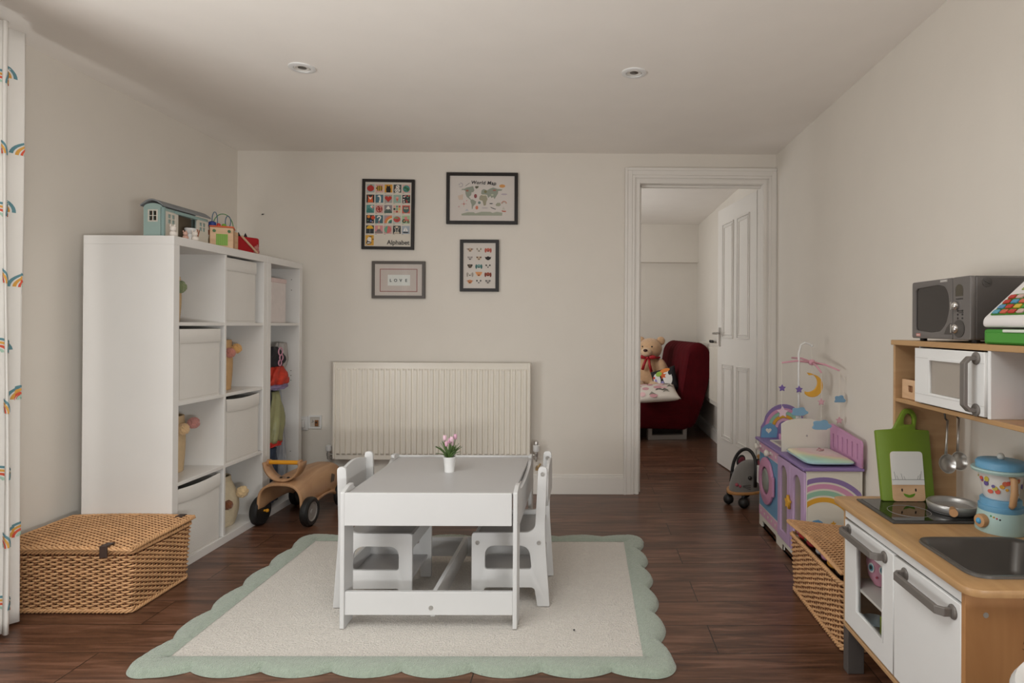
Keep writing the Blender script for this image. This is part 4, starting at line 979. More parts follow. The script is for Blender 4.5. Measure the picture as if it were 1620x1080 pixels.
for zz in (.45, .39, .09): obj('screw', MB().lathe([(.006, 0), (.006, .0012), (.0001, .0014)], frame((TX1, TY0+.012, zz), (0, 1, 0), (0, 0, 1)), 14), SCREW, tb)
for zz in (.118, .066): obj('dowel', MB().lathe([(.006, 0), (.006, .0015), (.0001, .0018)], FRONT((-.545, TY1-.020, zz)), 14), mat('#3b3836', .5), tb)

def kid_chair(label):
    # local frame: back at x=0, seat towards -x; y 0..0.30; feet at z=0
    t = thing('childrens_chair', label, 'chair', (0, 0, 0), 0, 'white childrens chairs at the low table')
    t.rotation_euler = (0, 0, 0)
    out = [(-.024, .533), (.010, .533), (.002, .28), (.022, 0), (-.025, 0), (-.036, .066), (-.046, .072), (-.222, .072), (-.228, .066), (-.232, 0), (-.277, 0), (-.277, .281), (-.058, .282), (-.035, .300)]
    rad_ = [.016, .016, .06, .004, .006, .008, .012, .012, .008, .006, .006, .014, .035, .10]
    hole = rnd([(-.226, .142), (-.048, .142), (-.057, .232), (-.226, .232)], [.012, .012, .040, .040], 6)
    for y in (0.0, .285):
        fr = frame((0, y, 0), (1, 0, 0), (0, 0, 1))
        plate('side_panel', [rnd(out, rad_, 6), hole], .015, fr, TWHITE, t, bevel=.002, smooth=True)
    B('seat', -.268, .015, .252, -.010, .270, .266, GREYSEAT, t)
    B('front_rail', -.272, .015, .215, -.258, .270, .268, TWHITE, t)
    B('lower_shelf', -.262, .015, .085, -.012, .270, .097, GREYTOP, t)
    B('shelf_back', -.020, .015, .085, -.008, .270, .150, TWHITE, t)
    bb = [(0, .38), (.255, .38), (.255, .508)]+[(.255-.255*k/14, .508+.020*math.sin(PI*k/14)) for k in range(1, 14)]+[(0, .508)]
    o = plate('backrest', [bb], .012, frame((.002, .270, 0), (0, -1, 0), (0, 0, 1)), TWHITE, t, bevel=.002)
    for x, z in ((-.007, .505), (-.020, .243), (-.255, .243), (-.100, .082)):
        screw(x, .0, z, t, r=.0085 if z != .082 else .005)
        screw(x, .285, z, t, d=(0, 1, 0))
    return t
cr = kid_chair('white childrens chair with its back at the right end of the table')
cl_ = copy_tree(cr)
cr.location = (-.160, 2.325, RZ+.0008)
# thing faces the other way on the left: mirror by turning about the vertical
cl_.location = (-.936, 2.610, RZ+.0008); cl_.rotation_euler = (0, 0, PI)
cl_['label'] = 'white childrens chair with its back at the left end of the table'

# plant
pl = thing('potted_tulips', 'small white pot of pink tulips on the grey table top', 'plant', (-.560, 2.49, .49))
px_, py_, pz_ = -.560, 2.49, .4903
obj('pot', MB().lathe([(.0001, 0), (.0195, 0), (.0245, .056), (.026, .058), (.026, .062), (.0225, .062), (.021, .052), (.0001, .050)], Matrix.Translation((px_, py_, pz_)), 36), WHITE, pl, smooth=50)
obj('soil', MB().lathe([(.0215, .053), (.0001, .055)], Matrix.Translation((px_, py_, pz_)), 20), mat('#3b2c22', .9, bump=(300, 1)), pl)
rr = random.Random(9); GRN = mat('#4f6a35', .5, var=(30, .2, (1, 1, 1)))
for k in range(17):
    a = 2*PI*k/17+rr.uniform(-.15, .15); ln_ = rr.uniform(.070, .100); out_ = rr.uniform(.3, 1.0)
    mb = MB(); pth = []
    for i in range(9):
        f = i/8; r_x = .006+ln_*out_*f*(.75+.25*f); z = .055+ln_*(1.0-.42*out_)*f-.030*out_*max(0, f-.55)**1.0
        pth.append((Vector((math.cos(a)*r_x, math.sin(a)*r_x, z)), .0066*math.sin(PI*min(1, f*.9+.1))**.8*(1-f*.1)))
    sd = Vector((-math.sin(a), math.cos(a), 0)); vs = []
    for p, w_ in pth: vs += [p-sd*w_, p+Vector((0, 0, -.0015)), p+sd*w_]
    mb.add([Vector((px_, py_, pz_))+v for v in vs], [(3*i+j, 3*i+j+1, 3*i+4+j, 3*i+3+j) for i in range(8) for j in (0, 1)])
    o = obj('leaf', mb, GRN, pl, smooth=True); q = o.modifiers.new('t', 'SOLIDIFY'); q.thickness = .0008
PNK = mat('#cf9fb4', .5); PNK2 = mat('#dcb9c6', .5)
for k, (dx, dy, hh_) in enumerate(((-.020, 0, .142), (-.002, .01, .128), (.010, -.008, .138), (.022, .004, .146), (.008, .012, .118), (-.010, -.012, .120))):
    b0 = Vector((px_+dx*.2, py_+dy*.2, pz_+.05)); b1_ = Vector((px_+dx, py_+dy, pz_+hh_-.012))
    fl = obj('stem', MB().tube([b0, (b0+b1_)/2+Vector((dx*.1, 0, .004)), b1_], .0013, 6), GRN, pl, smooth=True)
    mb = MB()
    for q in range(5):
        a = q*2*PI/5+k
        mb.ball(b1_+Vector((.0035*math.cos(a), .0035*math.sin(a), .008)), (.0042, .0042, .0115), 10)
    obj('tulip_flower', mb, PNK if k % 2 else PNK2, pl, smooth=True)

# ================================================================== RIDE-ON TOY
rb_ = thing('ride_on_toy', 'bent plywood ride-on with yellow handlebar and black wheels', 'ride-on toy', (-1.63, 3.45, 0))
RYW = Matrix.Translation((-1.635, 3.25, 0)) @ Matrix.Rotation(-.06, 4, 'Z')
def rp(x, y, z): return RYW @ Vector((x, y, z))
NB, NS = 40, 24
def archp(f, s):
    """f across the arch 0..1, s along the length 0..1"""
    h = .232+.018*math.sin(PI*s)**1+.012*s; hw_ = .118-.006*s
    low = .048+.075*math.sin(PI*max(0, min(1, (s-.14)/.70)))**.6
    # legs splay; superellipse arch
    a = PI*(1-f); c, sn = math.cos(a), math.sin(a)
    n_ = 2.9
    x = hw_*(abs(c)**(2/n_))*(1 if c > 0 else -1); z = (h-.115)*(abs(sn)**(2/n_))+.115
    return x, z, low
mb = MB(); vs = []
for j in range(NS+1):
    s = j/NS; x0_, z0_, low = archp(0, s); row = []
    for i in range(7): row.append((x0_-.018*(1-i/7)*1.0, low+(.115-low)*i/7))
    for i in range(NB+1): x, z, _ = archp(i/NB, s); row.append((x, max(z, low)))
    for i in range(7): row.append((-x0_+.018*(i+1)/7, .115-(.115-low)*(i+1)/7))
    for x, z in row: vs.append(rp(x, .48*s-.006*0, z))
W_ = NB+15
mb.add(vs, [(j*W_+i, j*W_+i+1, (j+1)*W_+i+1, (j+1)*W_+i) for j in range(NS) for i in range(W_-1)])
o = obj('body', mb, PLY, rb_, smooth=True); q = o.modifiers.new('t', 'SOLIDIFY'); q.thickness = .012; q.offset = 0
q = o.modifiers.new('b', 'BEVEL'); q.width = .002; q.limit_method = 'ANGLE'
# handle holder: bent strip open upwards
vs = []; hp_ = []
for k in range(21):
    a = PI*(1+k/20); c, sn = math.cos(a), math.sin(a)
    hp_.append((.100*(abs(c)**(2/2.4))*(1 if c > 0 else -1)*(.84+.16*(1+sn)), .345+.096*-(abs(sn)**(2/2.4))))
for x, z in hp_:
    for y in (.015, .085): vs.append(rp(x, y, z))
mb = MB().add(vs, [(2*i, 2*i+1, 2*i+3, 2*i+2) for i in range(20)])
o = obj('handle_holder', mb, PLY, rb_, smooth=True); q = o.modifiers.new('t', 'SOLIDIFY'); q.thickness = .010; q.offset = 0
YEL = mat('#d6931c', .4)
for sgn in (-1, 1): obj('holder_end', MB().tube([rp(sgn*.080, .050, .340), rp(sgn*.093, .050, .340)], .018, 20), PLY, rb_, smooth=40)
obj('handlebar', MB().tube([rp(-.084, .048, .342), rp(.080, .048, .342)], .0115, 20), YEL, rb_, smooth=40)
obj('bolt', MB().tube([rp(.094, .05, .340), rp(.098, .05, .340)], .005, 10), BLACK, rb_)
for q in (-.02, .02): obj('bolt', MB().tube([rp(q, .05, .258), rp(q, .05, .263)], .007, 12), BLACK, rb_)
for sgn, yy in ((-1, .055), (1, .055), (-1, .43), (1, .43)):
    xc = sgn*.137; wn = 'wheel'; rwh = .078 if yy < .2 else .070
    M = RYW @ Matrix.Translation((xc, yy, rwh)) @ Matrix.Rotation(sgn*PI/2, 4, 'Y')
    wo = obj('wheel', MB().lathe([(.030, -.021), (rwh-.010, -.021), (rwh-.002, -.014), (rwh, 0), (rwh-.002, .014), (rwh-.010, .021), (rwh*.68, .021), (rwh*.68, .012)], M, 40), RUBBER, rb_, smooth=40)
    lab(obj('hub', MB().lathe([(rwh*.70, .010), (rwh*.68, .017), (rwh*.62, .018), (rwh*.55, .013), (.014, .013), (.012, .018), (.0001, .018)], M, 32), mat('#8c8783', .4), wo, smooth=40), 'grey wheel hub')
    obj('axle_cap', MB().tube([rp(sgn*.100, yy, rwh), rp(sgn*.125, yy, rwh)], .006, 10).ball(rp(sgn*.098, yy, rwh), .010, 12), YEL, rb_, smooth=True)
# printed bee stripes on the flank
stp = MB()
for k in range(3): stp.prism(rnd([(-.30+.014*k, .165), (-.292+.014*k, .165), (-.280+.014*k, .215-.006*k), (-.289+.014*k, .215-.006*k)], .002), RYW @ frame((.1235, 0, 0), (0, 1, 0), (0, 0, 1)) @ Matrix.Translation((.62, 0, .001)), .001)
obj('printed_stripe', stp, BLACK, rb_)

# ================================================================== MOUSE ON CASTERS
ms = thing('mouse_ride_on', 'grey felt mouse shaped ride-on with black handle hoop and casters', 'ride-on toy', (.99, 3.68, 0))
MM = Matrix.Translation((.985, 3.745, 0)) @ Matrix.Rotation(math.radians(40), 4, 'Z')   # faces local -X
def mp_(x, y, z): return MM @ Vector((x, y, z))
tr = [( .155*math.cos(a)-.0*1+(-.012 if math.cos(a) < 0 else 0)*0, .105*math.sin(a)*(1 if math.cos(a) > 0 else (1-.28*abs(math.cos(a))**2))) for a in [2*PI*k/40 for k in range(40)]]
obj('wooden_base', MB().prism(tr, MM @ Matrix.Translation((0, 0, .094)), .016), wood('beech_board', '#a8743f', '#bd8a54', .4), ms, bevel=.004, smooth=40)
def mousef(d):
    return 1
mb = MB(); N1, N2 = 36, 16; vs = []
for j in range(N2+1):
    f = j/N2
    for k in range(N1):
        a = 2*PI*k/N1; c, s_ = math.cos(a), math.sin(a)
        # footprint shrinks upwards and leans to the back
        g = math.cos(f*PI/2)**.75
        rx = .135*g; ry = .092*g*(1-.30*max(0, -c)**2)
        x = rx*c+.045*f; z = .094+.165*math.sin(f*PI/2)*(1)
        vs.append(mp_(x, ry*s_, z))
mb.add(vs, [(j*N1+k, j*N1+(k+1) % N1, (j+1)*N1+(k+1) % N1, (j+1)*N1+k) for j in range(N2) for k in range(N1)])
obj('body', mb, mat('#77736f', .95, bump=(200, .4), sheen=.3), ms, smooth=True)
FELT = mat('#3c3736', .9); EARP = mat('#8d3f4e', .9)
for y, tl_ in ((.062, .25), (-.085, -.45)):
    M = MM @ Matrix.Translation((.035, y, .245)) @ Matrix.Rotation(tl_, 4, 'X') @ Matrix.Rotation(.5, 4, 'Y')
    e_ = obj('ear', MB().ball((0, 0, 0), (.050, .009, .038), 20, M=M.to_3x3()), FELT, ms, smooth=True, local=False)
    e_.data.transform(Matrix.Translation(e_.data.vertices[0].co*0)) 
    for v in e_.data.vertices: v.co = v.co + (chain_inv(ms) @ M.translation) - (chain_inv(ms) @ Vector((0, 0, 0)))
    p_ = obj('inner_ear', MB().ball(M @ Vector((0, -.006, 0)), (.038, .006, .028), 18, M=M.to_3x3()), EARP, e_, smooth=True)
hoop = [mp_(-.02+.03*math.sin(PI*k/20), .085*math.cos(PI*k/20), .205+.125*math.sin(PI*k/20)) for k in range(21)]
hoop = [mp_(-.03, .088, .12)]+hoop+[mp_(-.03, -.088, .12)]
obj('handle_hoop', MB().tube(hoop, .0105, 12), BLACK, ms, smooth=True)
for y in (-.068, .0): pass
obj('eye', MB().ball(mp_(-.052, -.066, .175), (.012, .012, .013), 16), BLACK, ms, smooth=True)
obj('eye', MB().ball(mp_(-.052, .066, .175), (.012, .012, .013), 16), BLACK, ms, smooth=True)
ns_ = MB().ball(mp_(-.116, -.018, .135), (.011, .013, .011), 14).ball(mp_(-.108, -.036, .128), (.009, .009, .009), 12)
lab(obj('nose', ns_, mat('#a04a58', .8), ms, smooth=True), 'pink nose')
wk = MB()
for k in (-1, 0, 1): wk.tube([mp_(-.098, -.050, .128+.004*k), mp_(-.060, -.078, .122+.013*k)], .0013, 5)
obj('whisker', wk, BLACK, ms)
for x, y in ((-.10, -.055), (-.10, .055), (.10, -.072), (.10, .072)):
    cst = obj('caster', MB().ball(mp_(x, y, .0315), .0315, 20).tube([mp_(x, y, .05), mp_(x, y, .080)], .012, 12), RUBBER, ms, smooth=True)
obj('label_tab', MB().box(.06, -.110, .155, .085, -.096, .225, MM), WHITE, ms, bevel=.003)

# ================================================================== LILAC NURSERY UNIT
UX0, UX1, UY0, UY1, UZ = .960, 1.205, 2.640, 3.360, .462
un = thing('nursery_play_unit', 'lilac and blue wooden play nursery unit with rainbow end panel', 'toy furniture', (1.08, 3.0, 0))
CREAM = mat('#ddd8cc', .5); LILAC = mat('#bd9fc2', .5); PURP = mat('#8a74a8', .45); PKP = mat('#cf94b4', .5); SKY = mat('#6d9cc0', .5)
MINT = mat('#95bfa8', .5); GOLD = mat('#dca53a', .5); PINKS = mat('#d8a6c0', .5)
B('rear_panel', UX1-.012, UY0, .0, UX1, UY1, UZ, CREAM, un); B('far_panel', UX0+.012, UY1-.012, 0, UX1-.012, UY1, UZ, CREAM, un)
B('floor_panel', UX0+.012, UY0+.012, .055, UX1-.012, UY1-.012, .067, CREAM, un)
B('partition', UX0+.012, 3.016, .067, UX1-.012, 3.028, UZ, CREAM, un)
B('inner_shelf', UX0+.02, UY0+.012, .255, UX1-.012, 3.016, .265, CREAM, un)
B('end_panel', UX0, UY0, 0, UX1-.012, UY0+.012, UZ, CREAM, un)
B('worktop', UX0-.018, UY0-.012, UZ, UX1+.004, UY1+.030, UZ+.014, PURP, un, bevel=.004)
art = MB(); fe = FRONT((0, UY0, 0)); clipx = lambda pts: [(min(max(x, UX0+.002), UX1-.003), max(.0, z)) for x, z in pts]
for q, mt_ in ((.228, PURP), (.199, PKP), (.170, MINT), (.141, GOLD)):
    art.use(mt_).prism(clipx(band(1.035, .207, q-.021, q, 0, PI, 40)), fe @ Matrix.Translation((0, 0, .0008)), .0008)
art.use(SKY).prism(clipx([(.962, .175), (.962, .215), (.972, .232), (.990, .246), (1.012, .250), (1.03, .240), (1.040, .222), (1.055, .216), (1.064, .200), (1.062, .175)]), fe @ Matrix.Translation((0, 0, .0008)), .0008)
art.use(GOLD).prism(star(1.078, .232, .014), fe @ Matrix.Translation((0, 0, .0008)), .0008); art.use(GOLD).prism(star(1.052, .224, .006), fe @ Matrix.Translation((0, 0, .0012)), .0008)
o = obj('rainbow_picture', art, None, un); lab(o, 'painted purple pink green yellow rainbow over a blue cloud')
FU = lambda off=0: LEFTF((UX0-off, UY1, 0))     # u = distance from the far end
plate('front_frame', [rect(0, 0, .345, UZ), rnd(rect(.05, -.01, .30, .035), .02), circ(.155, .270, .095, 32)], .012, FU(), CREAM, un)
plate('blue_panel', [rect(.010, .115, .335, .400), circ(.155, .270, .095, 32)], .002, FU(.002), SKY, un)
lab(obj('drum', MB().lathe([(.098, -.012), (.09, -.09), (.0001, -.10)], FU() @ Matrix.Translation((.155, .270, 0)), 32), mat('#9a9a94', .3), un, smooth=40), 'grey washing drum')
plate('pink_strip', [rect(.006, .405, .339, .455)], .002, FU(.003), PINKS, un); plate('pink_strip', [rect(.006, .062, .339, .108)], .002, FU(.003), PINKS, un)
for i in range(5): obj('painted_star', MB().prism(star(.075+.055*i, .430, .010), FU(.004), .001), CREAM, un)
for i in range(5): obj('painted_heart', MB().prism(heart(.045+.062*i, .085, .009), FU(.004), .001), CREAM, un)
for u in (.030, .215): obj('knob', MB().lathe([(.010, 0), (.008, .010), (.016, .016), (.017, .028), (.012, .034), (.0001, .035)], FU(.003) @ Matrix.Translation((u, .432, 0)), 20), CREAM, un, smooth=50)
wd = plate('washer_door', [rnd([(.155+.122*math.cos(a), .275+.122*math.sin(a)) for a in [2*PI*k/40 for k in range(40)]], 0), circ(.150, .275, .072, 32)], .012, FU(.016), PKP, un, bevel=.002, smooth=True)
obj('door_pull', MB().prism(rnd(rect(.262, .225, .296, .325), .008), FU(.020), .012), PKP, un, bevel=.002)
obj('door_glass', MB().lathe([(.073, -.006), (.05, .004), (.0001, .010)], FU(.014) @ Matrix.Translation((.150, .275, 0)), 32), mat('#8d918b', .15), un, smooth=True)
obj('hinge_block', MB().prism(rnd(rect(-.012, .225, .020, .320), .006), FU(.012), .024), WHITE, un, bevel=.002)
def archwin(a, b_, z0, z1): r = (b_-a)/2; return [(a, z0), (b_, z0), (b_, z1-r)]+[((a+b_)/2+r*math.cos(PI*k/12), z1-r+r*math.sin(PI*k/12)) for k in range(1, 12)]+[(a, z1-r)]
for i, (a, b_) in enumerate(((.348, .530), (.534, .716))):
    dw = archwin(a+.040, b_-.042, .100, .420)
    plate('cupboard_door', [rect(a, .060, b_, .452), dw], .014, FU(.010), LILAC, un, bevel=.002)
    obj('window_pane', MB().prism(archwin(a+.036, b_-.038, .096, .424), FU(.000), .002), mat('#93887f', .2), un)
plate('star_latch', [star((.532), .272, .034, .017)], .014, FU(.026), GOLD, un, bevel=.002)
plate('front_rail', [rect(.345, 0, .72, .058), rect(.40, -.01, .66, .03)], .012, FU(), CREAM, un)
plate('side_knob', [circ(0, 0, .012)], .02, FRONT((UX0+.01, UY1+.032, .36)), mat('#b07f4a', .5), un)
# upper boards
ty = 2.975; bt = UZ+.014
plate('divider_board', [[(.958, bt), (1.200, bt), (1.200, .600), (1.17, .622), (1.10, .638), (1.04, .640), (.985, .628), (.958, .612)]], .012, FRONT((0, ty, 0)), CREAM, un, bevel=.002)
obj('screw', MB().lathe([(.005, 0), (.005, .001), (.0001, .0012)], FRONT((1.082, ty-.0002, .555)), 12), SCREW, un)
fyb = UY1-.010
bb_ = [(.962, bt), (1.205, bt)]+[(1.092+.115*math.cos(PI*k/20), bt+.060+.125*math.sin(PI*k/20)) for k in range(0, 18)]+[(.982, bt+.088), (.966, bt+.06)]
plate('rainbow_back_board', [bb_], .010, FRONT((0, fyb, 0)), PURP, un)
ra = MB()
for q, mt_ in ((.105, PKP), (.088, MINT), (.068, GOLD), (.052, PINKS)): ra.use(mt_).prism(band(1.092, bt+.058, max(.0, q-.018), q, 0, PI, 24), FRONT((0, fyb, 0)) @ Matrix.Translation((0, 0, .001)), .001)
ra.use(SKY).prism([(.963, bt+.001), (1.050, bt+.001), (1.056, bt+.045), (1.040, bt+.070), (1.015, bt+.082), (.990, bt+.072), (.968, bt+.050)], FRONT((0, fyb, 0)) @ Matrix.Translation((0, 0, .0025)), .002)
ra.use(CREAM).prism(heart(1.005, bt+.040, .016), FRONT((0, fyb, 0)) @ Matrix.Translation((0, 0, .004)), .001)
obj('painted_rainbow', ra, None, un)
plate('sink_rim', [rnd(rect(.985, 3.05, 1.17, 3.27), .02), rnd(rect(.997, 3.062, 1.158, 3.258), .015)], .004, frame((0, 0, bt+.004), (1, 0, 0), (0, 1, 0)), CREAM, un)
B('sink_bowl', .997, 3.062, bt, 1.158, 3.258, bt+.0012, mat('#a5a09a', .3), un, bevel=0)
lab(obj('tap', MB().tube([(1.06, 3.30, bt), (1.06, 3.30, bt+.030)], .013, 16), PKP, un, smooth=40), 'pink tap stub')
# fence along the wall side
slots = [rnd(rect(.03+i*.052, bt+.030, .045+i*.052, bt+.100), .006) for i in range(6)]
plate('guard_rail', [rnd([(.0, bt), (.340, bt), (.340, bt+.118), (.0, bt+.145)], [0, 0, .02, .02])]+slots, .010, LEFTF((1.192, 2.965, 0)), mat('#c893b8', .5), un, bevel=.002)
# padded mat
pad = thing('changing_mat', 'pastel rainbow quilted changing mat on the lilac unit worktop', 'mat', (1.085, 2.80, bt))
mb = MB(); N_ = 26; vs = []; fs = []
for sgn in (1, -1):
    for j in range(N_+1):
        for i in range(N_+1):
            u, v = i/N_*2-1, j/N_*2-1; e_ = max(0, (1-abs(u)**6))*max(0, (1-abs(v)**6))
            x = 1.080+u*.108*(1-.04*v*v); y = 2.81+v*.155*(1-.03*u*u); z = bt+.016+sgn*(.013*e_**.5)+(.0015*math.sin(u*9)*math.sin(v*11)*e_ if sgn > 0 else 0)
            vs.append((x, y, max(bt+.0005, z)))
for s_ in (0, 1):
    for j in range(N_):
        for i in range(N_):
            k = s_*(N_+1)**2+j*(N_+1)+i; fs.append((k, k+1, k+N_+2, k+N_+1) if not s_ else (k, k+N_+1, k+N_+2, k+1))
mb.add(vs, fs)
pm_ = bpy.data.materials.new('pastel_rainbow_cotton'); pm_.use_nodes = True; nt = pm_.node_tree; b_ = nt.nodes['Principled BSDF']; b_.inputs['Roughness'].default_value = .85
tcn = nt.nodes.new('ShaderNodeTexCoord'); sx_ = nt.nodes.new('ShaderNodeSeparateXYZ'); nt.links.new(tcn.outputs['Object'], sx_.inputs[0])
vl = nt.nodes.new('ShaderNodeVectorMath'); vl.operation = 'DISTANCE'; vl.inputs[1].default_value = (.10, .10, .02); nt.links.new(tcn.outputs['Object'], vl.inputs[0])
rp_ = nt.nodes.new('ShaderNodeValToRGB'); mr = nt.nodes.new('ShaderNodeMapRange'); mr.inputs[1].default_value = 0; mr.inputs[2].default_value = .33
nt.links.new(vl.outputs['Value'], mr.inputs[0]); nt.links.new(mr.outputs[0], rp_.inputs[0]); nt.links.new(rp_.outputs[0], b_.inputs['Base Color'])
cr_ = rp_.color_ramp; cr_.elements[0].color = lin('#e3d3d0'); cr_.elements[0].position = .3; cr_.elements[1].color = lin('#9fc0cc'); cr_.elements[1].position = 1
for p_, c_ in ((.5, '#e5c9c6'), (.62, '#dfd9b8'), (.74, '#b9d6bf'), (.86, '#a9cfc8')): q = cr_.elements.new(p_); q.color = lin(c_)
obj('cushion', mb, pm_, pad, smooth=True)
obj('piping', MB().tube([(1.080+.110*c*(1), 2.81+.157*s_, bt+.014) for c, s_ in [((abs(math.cos(a))**.3)*(1 if math.cos(a) > 0 else -1), (abs(math.sin(a))**.3)*(1 if math.sin(a) > 0 else -1)) for a in [2*PI*(k+.5)/60 for k in range(60)]]], .003, 6, closed=True), mat('#a3bcc8', .8), pad, smooth=True)
ty_ = MB().tube([(1.085, 2.85, bt+.034), (1.10, 2.87, bt+.040), (1.115, 2.85, bt+.034)], .0035, 6).tube([(1.09, 2.84, bt+.034), (1.12, 2.86, bt+.036)], .003, 6)
tag(obj('toy_teether', ty_, mat('#c79a9c', .5), smooth=True, loc=(1.1, 2.85, bt+.03)), 'tiny pink ring toy lying on the pastel mat', 'toy')
dc = B('toy_dice', 1.012, 3.05, bt+.004, 1.040, 3.075, bt+.052, CREAM, None, loc=(1.026, 3.06, bt+.004)); tag(dc, 'cream dotted block toy in the play sink corner', 'toy block')
for i in range(3):
    for j in range(2): obj('dot', MB().lathe([(.0028, 0), (.0028, .0004), (.0001, .0004)], FRONT((1.020+.011*j, 3.0498, bt+.016+.013*i)), 10), mat('#b08a30', .5), dc)

# mobile
mo = thing('baby_mobile', 'white and pink hanging mobile with moon, stars and clouds', 'mobile', (1.047, 2.985, bt))
yb_ = 2.99
pole = [(1.047, yb_, bt+.10), (1.046, yb_, .85), (1.046, yb_, .96), (1.056, yb_, 1.000), (1.075, yb_, 1.012), (1.098, yb_, 1.006), (1.108, yb_, .998)]
obj('pole', MB().tube(pole, [.0055]*3+[.0045]*4, 10), WHITE, mo, smooth=True)
obj('clamp', MB().box(1.035, yb_-.004, bt+.10, 1.059, yb_+.012, bt+.20), WHITE, mo, bevel=.003)
obj('tip', MB().ball((1.110, yb_, .997), .007, 14), WHITE, mo, smooth=True)
hub_ = Vector((1.110, yb_, .915)); PKM = mat('#d9a0ae', .5)
obj('hub', MB().ball(hub_, (.017, .017, .015), 16), PKM, mo, smooth=True)
STR = mat('#e3ddd2', .7)
obj('string', MB().tube([(1.110, yb_, .995), hub_], .0012, 5), STR, mo)
ends = [Vector((.962, yb_, .912)), Vector((1.185, 2.84, .885)), Vector((1.100, 2.84, .875))]
for e_ in ends+[Vector((1.055, 3.12, .93))]:
    mid = (hub_+e_)/2+Vector((0, 0, .008)); obj('arm', MB().tube([hub_, mid, e_], [.006, .005, .004], 8), PKM, mo, smooth=True)
def hang(name, pts, c, mt_, t=.010, tilt=0): 
    fr = frame(c, (math.cos(tilt), math.sin(tilt), 0), (0, 0, 1)); return plate(name, [pts], t, fr @ Matrix.Translation((0, 0, t/2)), mt_, mo, bevel=.002)
for (x, y, z0, z1) in ((.962, yb_, .912, .66), (1.185, 2.84, .885, .64), (1.100, 2.84, .875, .64), (1.110, yb_, .915, .85)):
    obj('string', MB().tube([(x, y, z0), (x, y, z1)], .0011, 5), STR, mo)
cres = [(.052*math.cos(a), .056*math.sin(a)) for a in [(-2.35+4.2*k/20) for k in range(21)]]
cres += [(-.022+.047*math.cos(a), .016+.046*math.sin(a)) for a in [(1.55-3.45*k/20) for k in range(21)]]
lab(hang('moon', cres, (1.108, yb_-.012, .800), GOLD, .010), 'yellow crescent moon')
PURS = mat('#7760a3', .5); PKS = mat('#cfa0aa', .6); CLD = mat('#7fa8c4', .5)
lab(hang('star', star(0, 0, .019, .010), (.964, yb_, .787), PURS), 'purple star'); lab(hang('star', star(0, 0, .019, .010), (1.043, yb_-.014, .782), PURS), 'purple star')
lab(hang('star', star(0, 0, .030, .015), (.967, yb_, .668), mat('#dcc0cc', .6)), 'large pale pink star')
lab(hang('star', star(0, 0, .018, .009), (1.100, 2.84, .738), PKS), 'pink star'); lab(hang('star', star(0, 0, .018, .009), (1.185, 2.84, .652), PKS), 'pink star')
lab(hang('cloud', cloud(0, 0, .038), (1.043, yb_-.022, .672), CLD), 'blue cloud'); lab(hang('cloud', cloud(0, 0, .042), (1.100, 2.835, .628), CLD), 'blue cloud'); lab(hang('cloud', cloud(0, 0, .024, .9), (1.185, 2.835, .748), mat('#7398b5', .5)), 'small blue cloud')

# ================================================================== PLAY KITCHEN
kt = thing('play_kitchen', 'birch and white toy kitchen with hob, sink, oven and upper cupboard', 'toy kitchen', (1.0, 1.63, 0))
KX, KB, KY0, KY1 = .825, 1.190, 1.312, 1.940
GM = mat('#56514e', .4)
B('leg', KX+.000, KY1-.035, 0, KX+.052, KY1-.001, .142, GM, kt, bevel=.002); B('leg', KX, KY0+.001, 0, KX+.052, KY0+.035, .142, GM, kt, bevel=.002)
B('leg', KB-.052, KY1-.035, 0, KB, KY1-.001, .142, GM, kt, bevel=.002); B('leg', KB-.052, KY0+.001, 0, KB, KY0+.035, .142, GM, kt, bevel=.002)
B('side_panel', KX, KY1-.012, .142, KB, KY1, .522, BIRCH, kt); B('side_panel', KX-.002, KY0, .142, KB, KY0+.014, .522, BIRCHSIDE, kt)
B('bottom_panel', KX-.003, KY0+.014, .142, KB, KY1-.012, .154, BIRCH, kt)
B('partition', KX+.014, 1.610, .154, KB-.006, 1.620, .49, BIRCH, kt)
B('back_rail', KB-.012, KY0+.014, .44, KB, KY1-.012, .522, BIRCH, kt, bevel=0)
B('fascia', KX, KY0+.014, .488, KX+.012, KY1-.012, .522, WHITE, kt, bevel=.002)
B('shelf', KX+.012, 1.620, .284, KB-.01, KY1-.012, .292, mat('#d9cfc8', .5), kt)
# worktop with openings
wt = [(.800, 1.268), (1.205, 1.268), (1.205, 1.985), (.800, 1.985)]
sink_h = rnd(rect(.862, 1.335, 1.118, 1.565), .040, 8)
plate('worktop', [rnd([(.803, 1.268), (1.205, 1.268), (1.205, 1.975), (.803, 1.975)], [.045, .01, .01, .02], 6), sink_h], .018, frame((0, 0, .5405), (1, 0, 0), (0, 1, 0)), BIRCHTOP, kt, bevel=.003, smooth=True)
def rloop(x0, y0, x1, y1, r, z, n=8): return [(x, y, z) for x, y in rnd(rect(x0, y0, x1, y1), r, n)]
lps = [rloop(.850, 1.323, 1.130, 1.577, .048, .541), rloop(.852, 1.325, 1.128, 1.575, .046, .5465), rloop(.860, 1.333, 1.120, 1.567, .042, .5465), rloop(.868, 1.341, 1.112, 1.559, .038, .540), rloop(.882, 1.355, 1.098, 1.545, .036, .475), rloop(.900, 1.372, 1.080, 1.528, .030, .462), rloop(.96, 1.43, 1.02, 1.47, .012, .459)]
mb = MB(); n_ = len(lps[0]); mb.add([p for l in lps for p in l], [(k*n_+i, k*n_+(i+1) % n_, (k+1)*n_+(i+1) % n_, (k+1)*n_+i) for k in range(len(lps)-1) for i in range(n_)]+[tuple((len(lps)-1)*n_+i for i in range(n_))])
mb.open = True
lab(obj('sink', mb, mat('#5d5955', .28, metal=.35), kt, smooth=50), 'dark grey inset sink')
tpm = mat('#8b8782', .3, metal=.3)
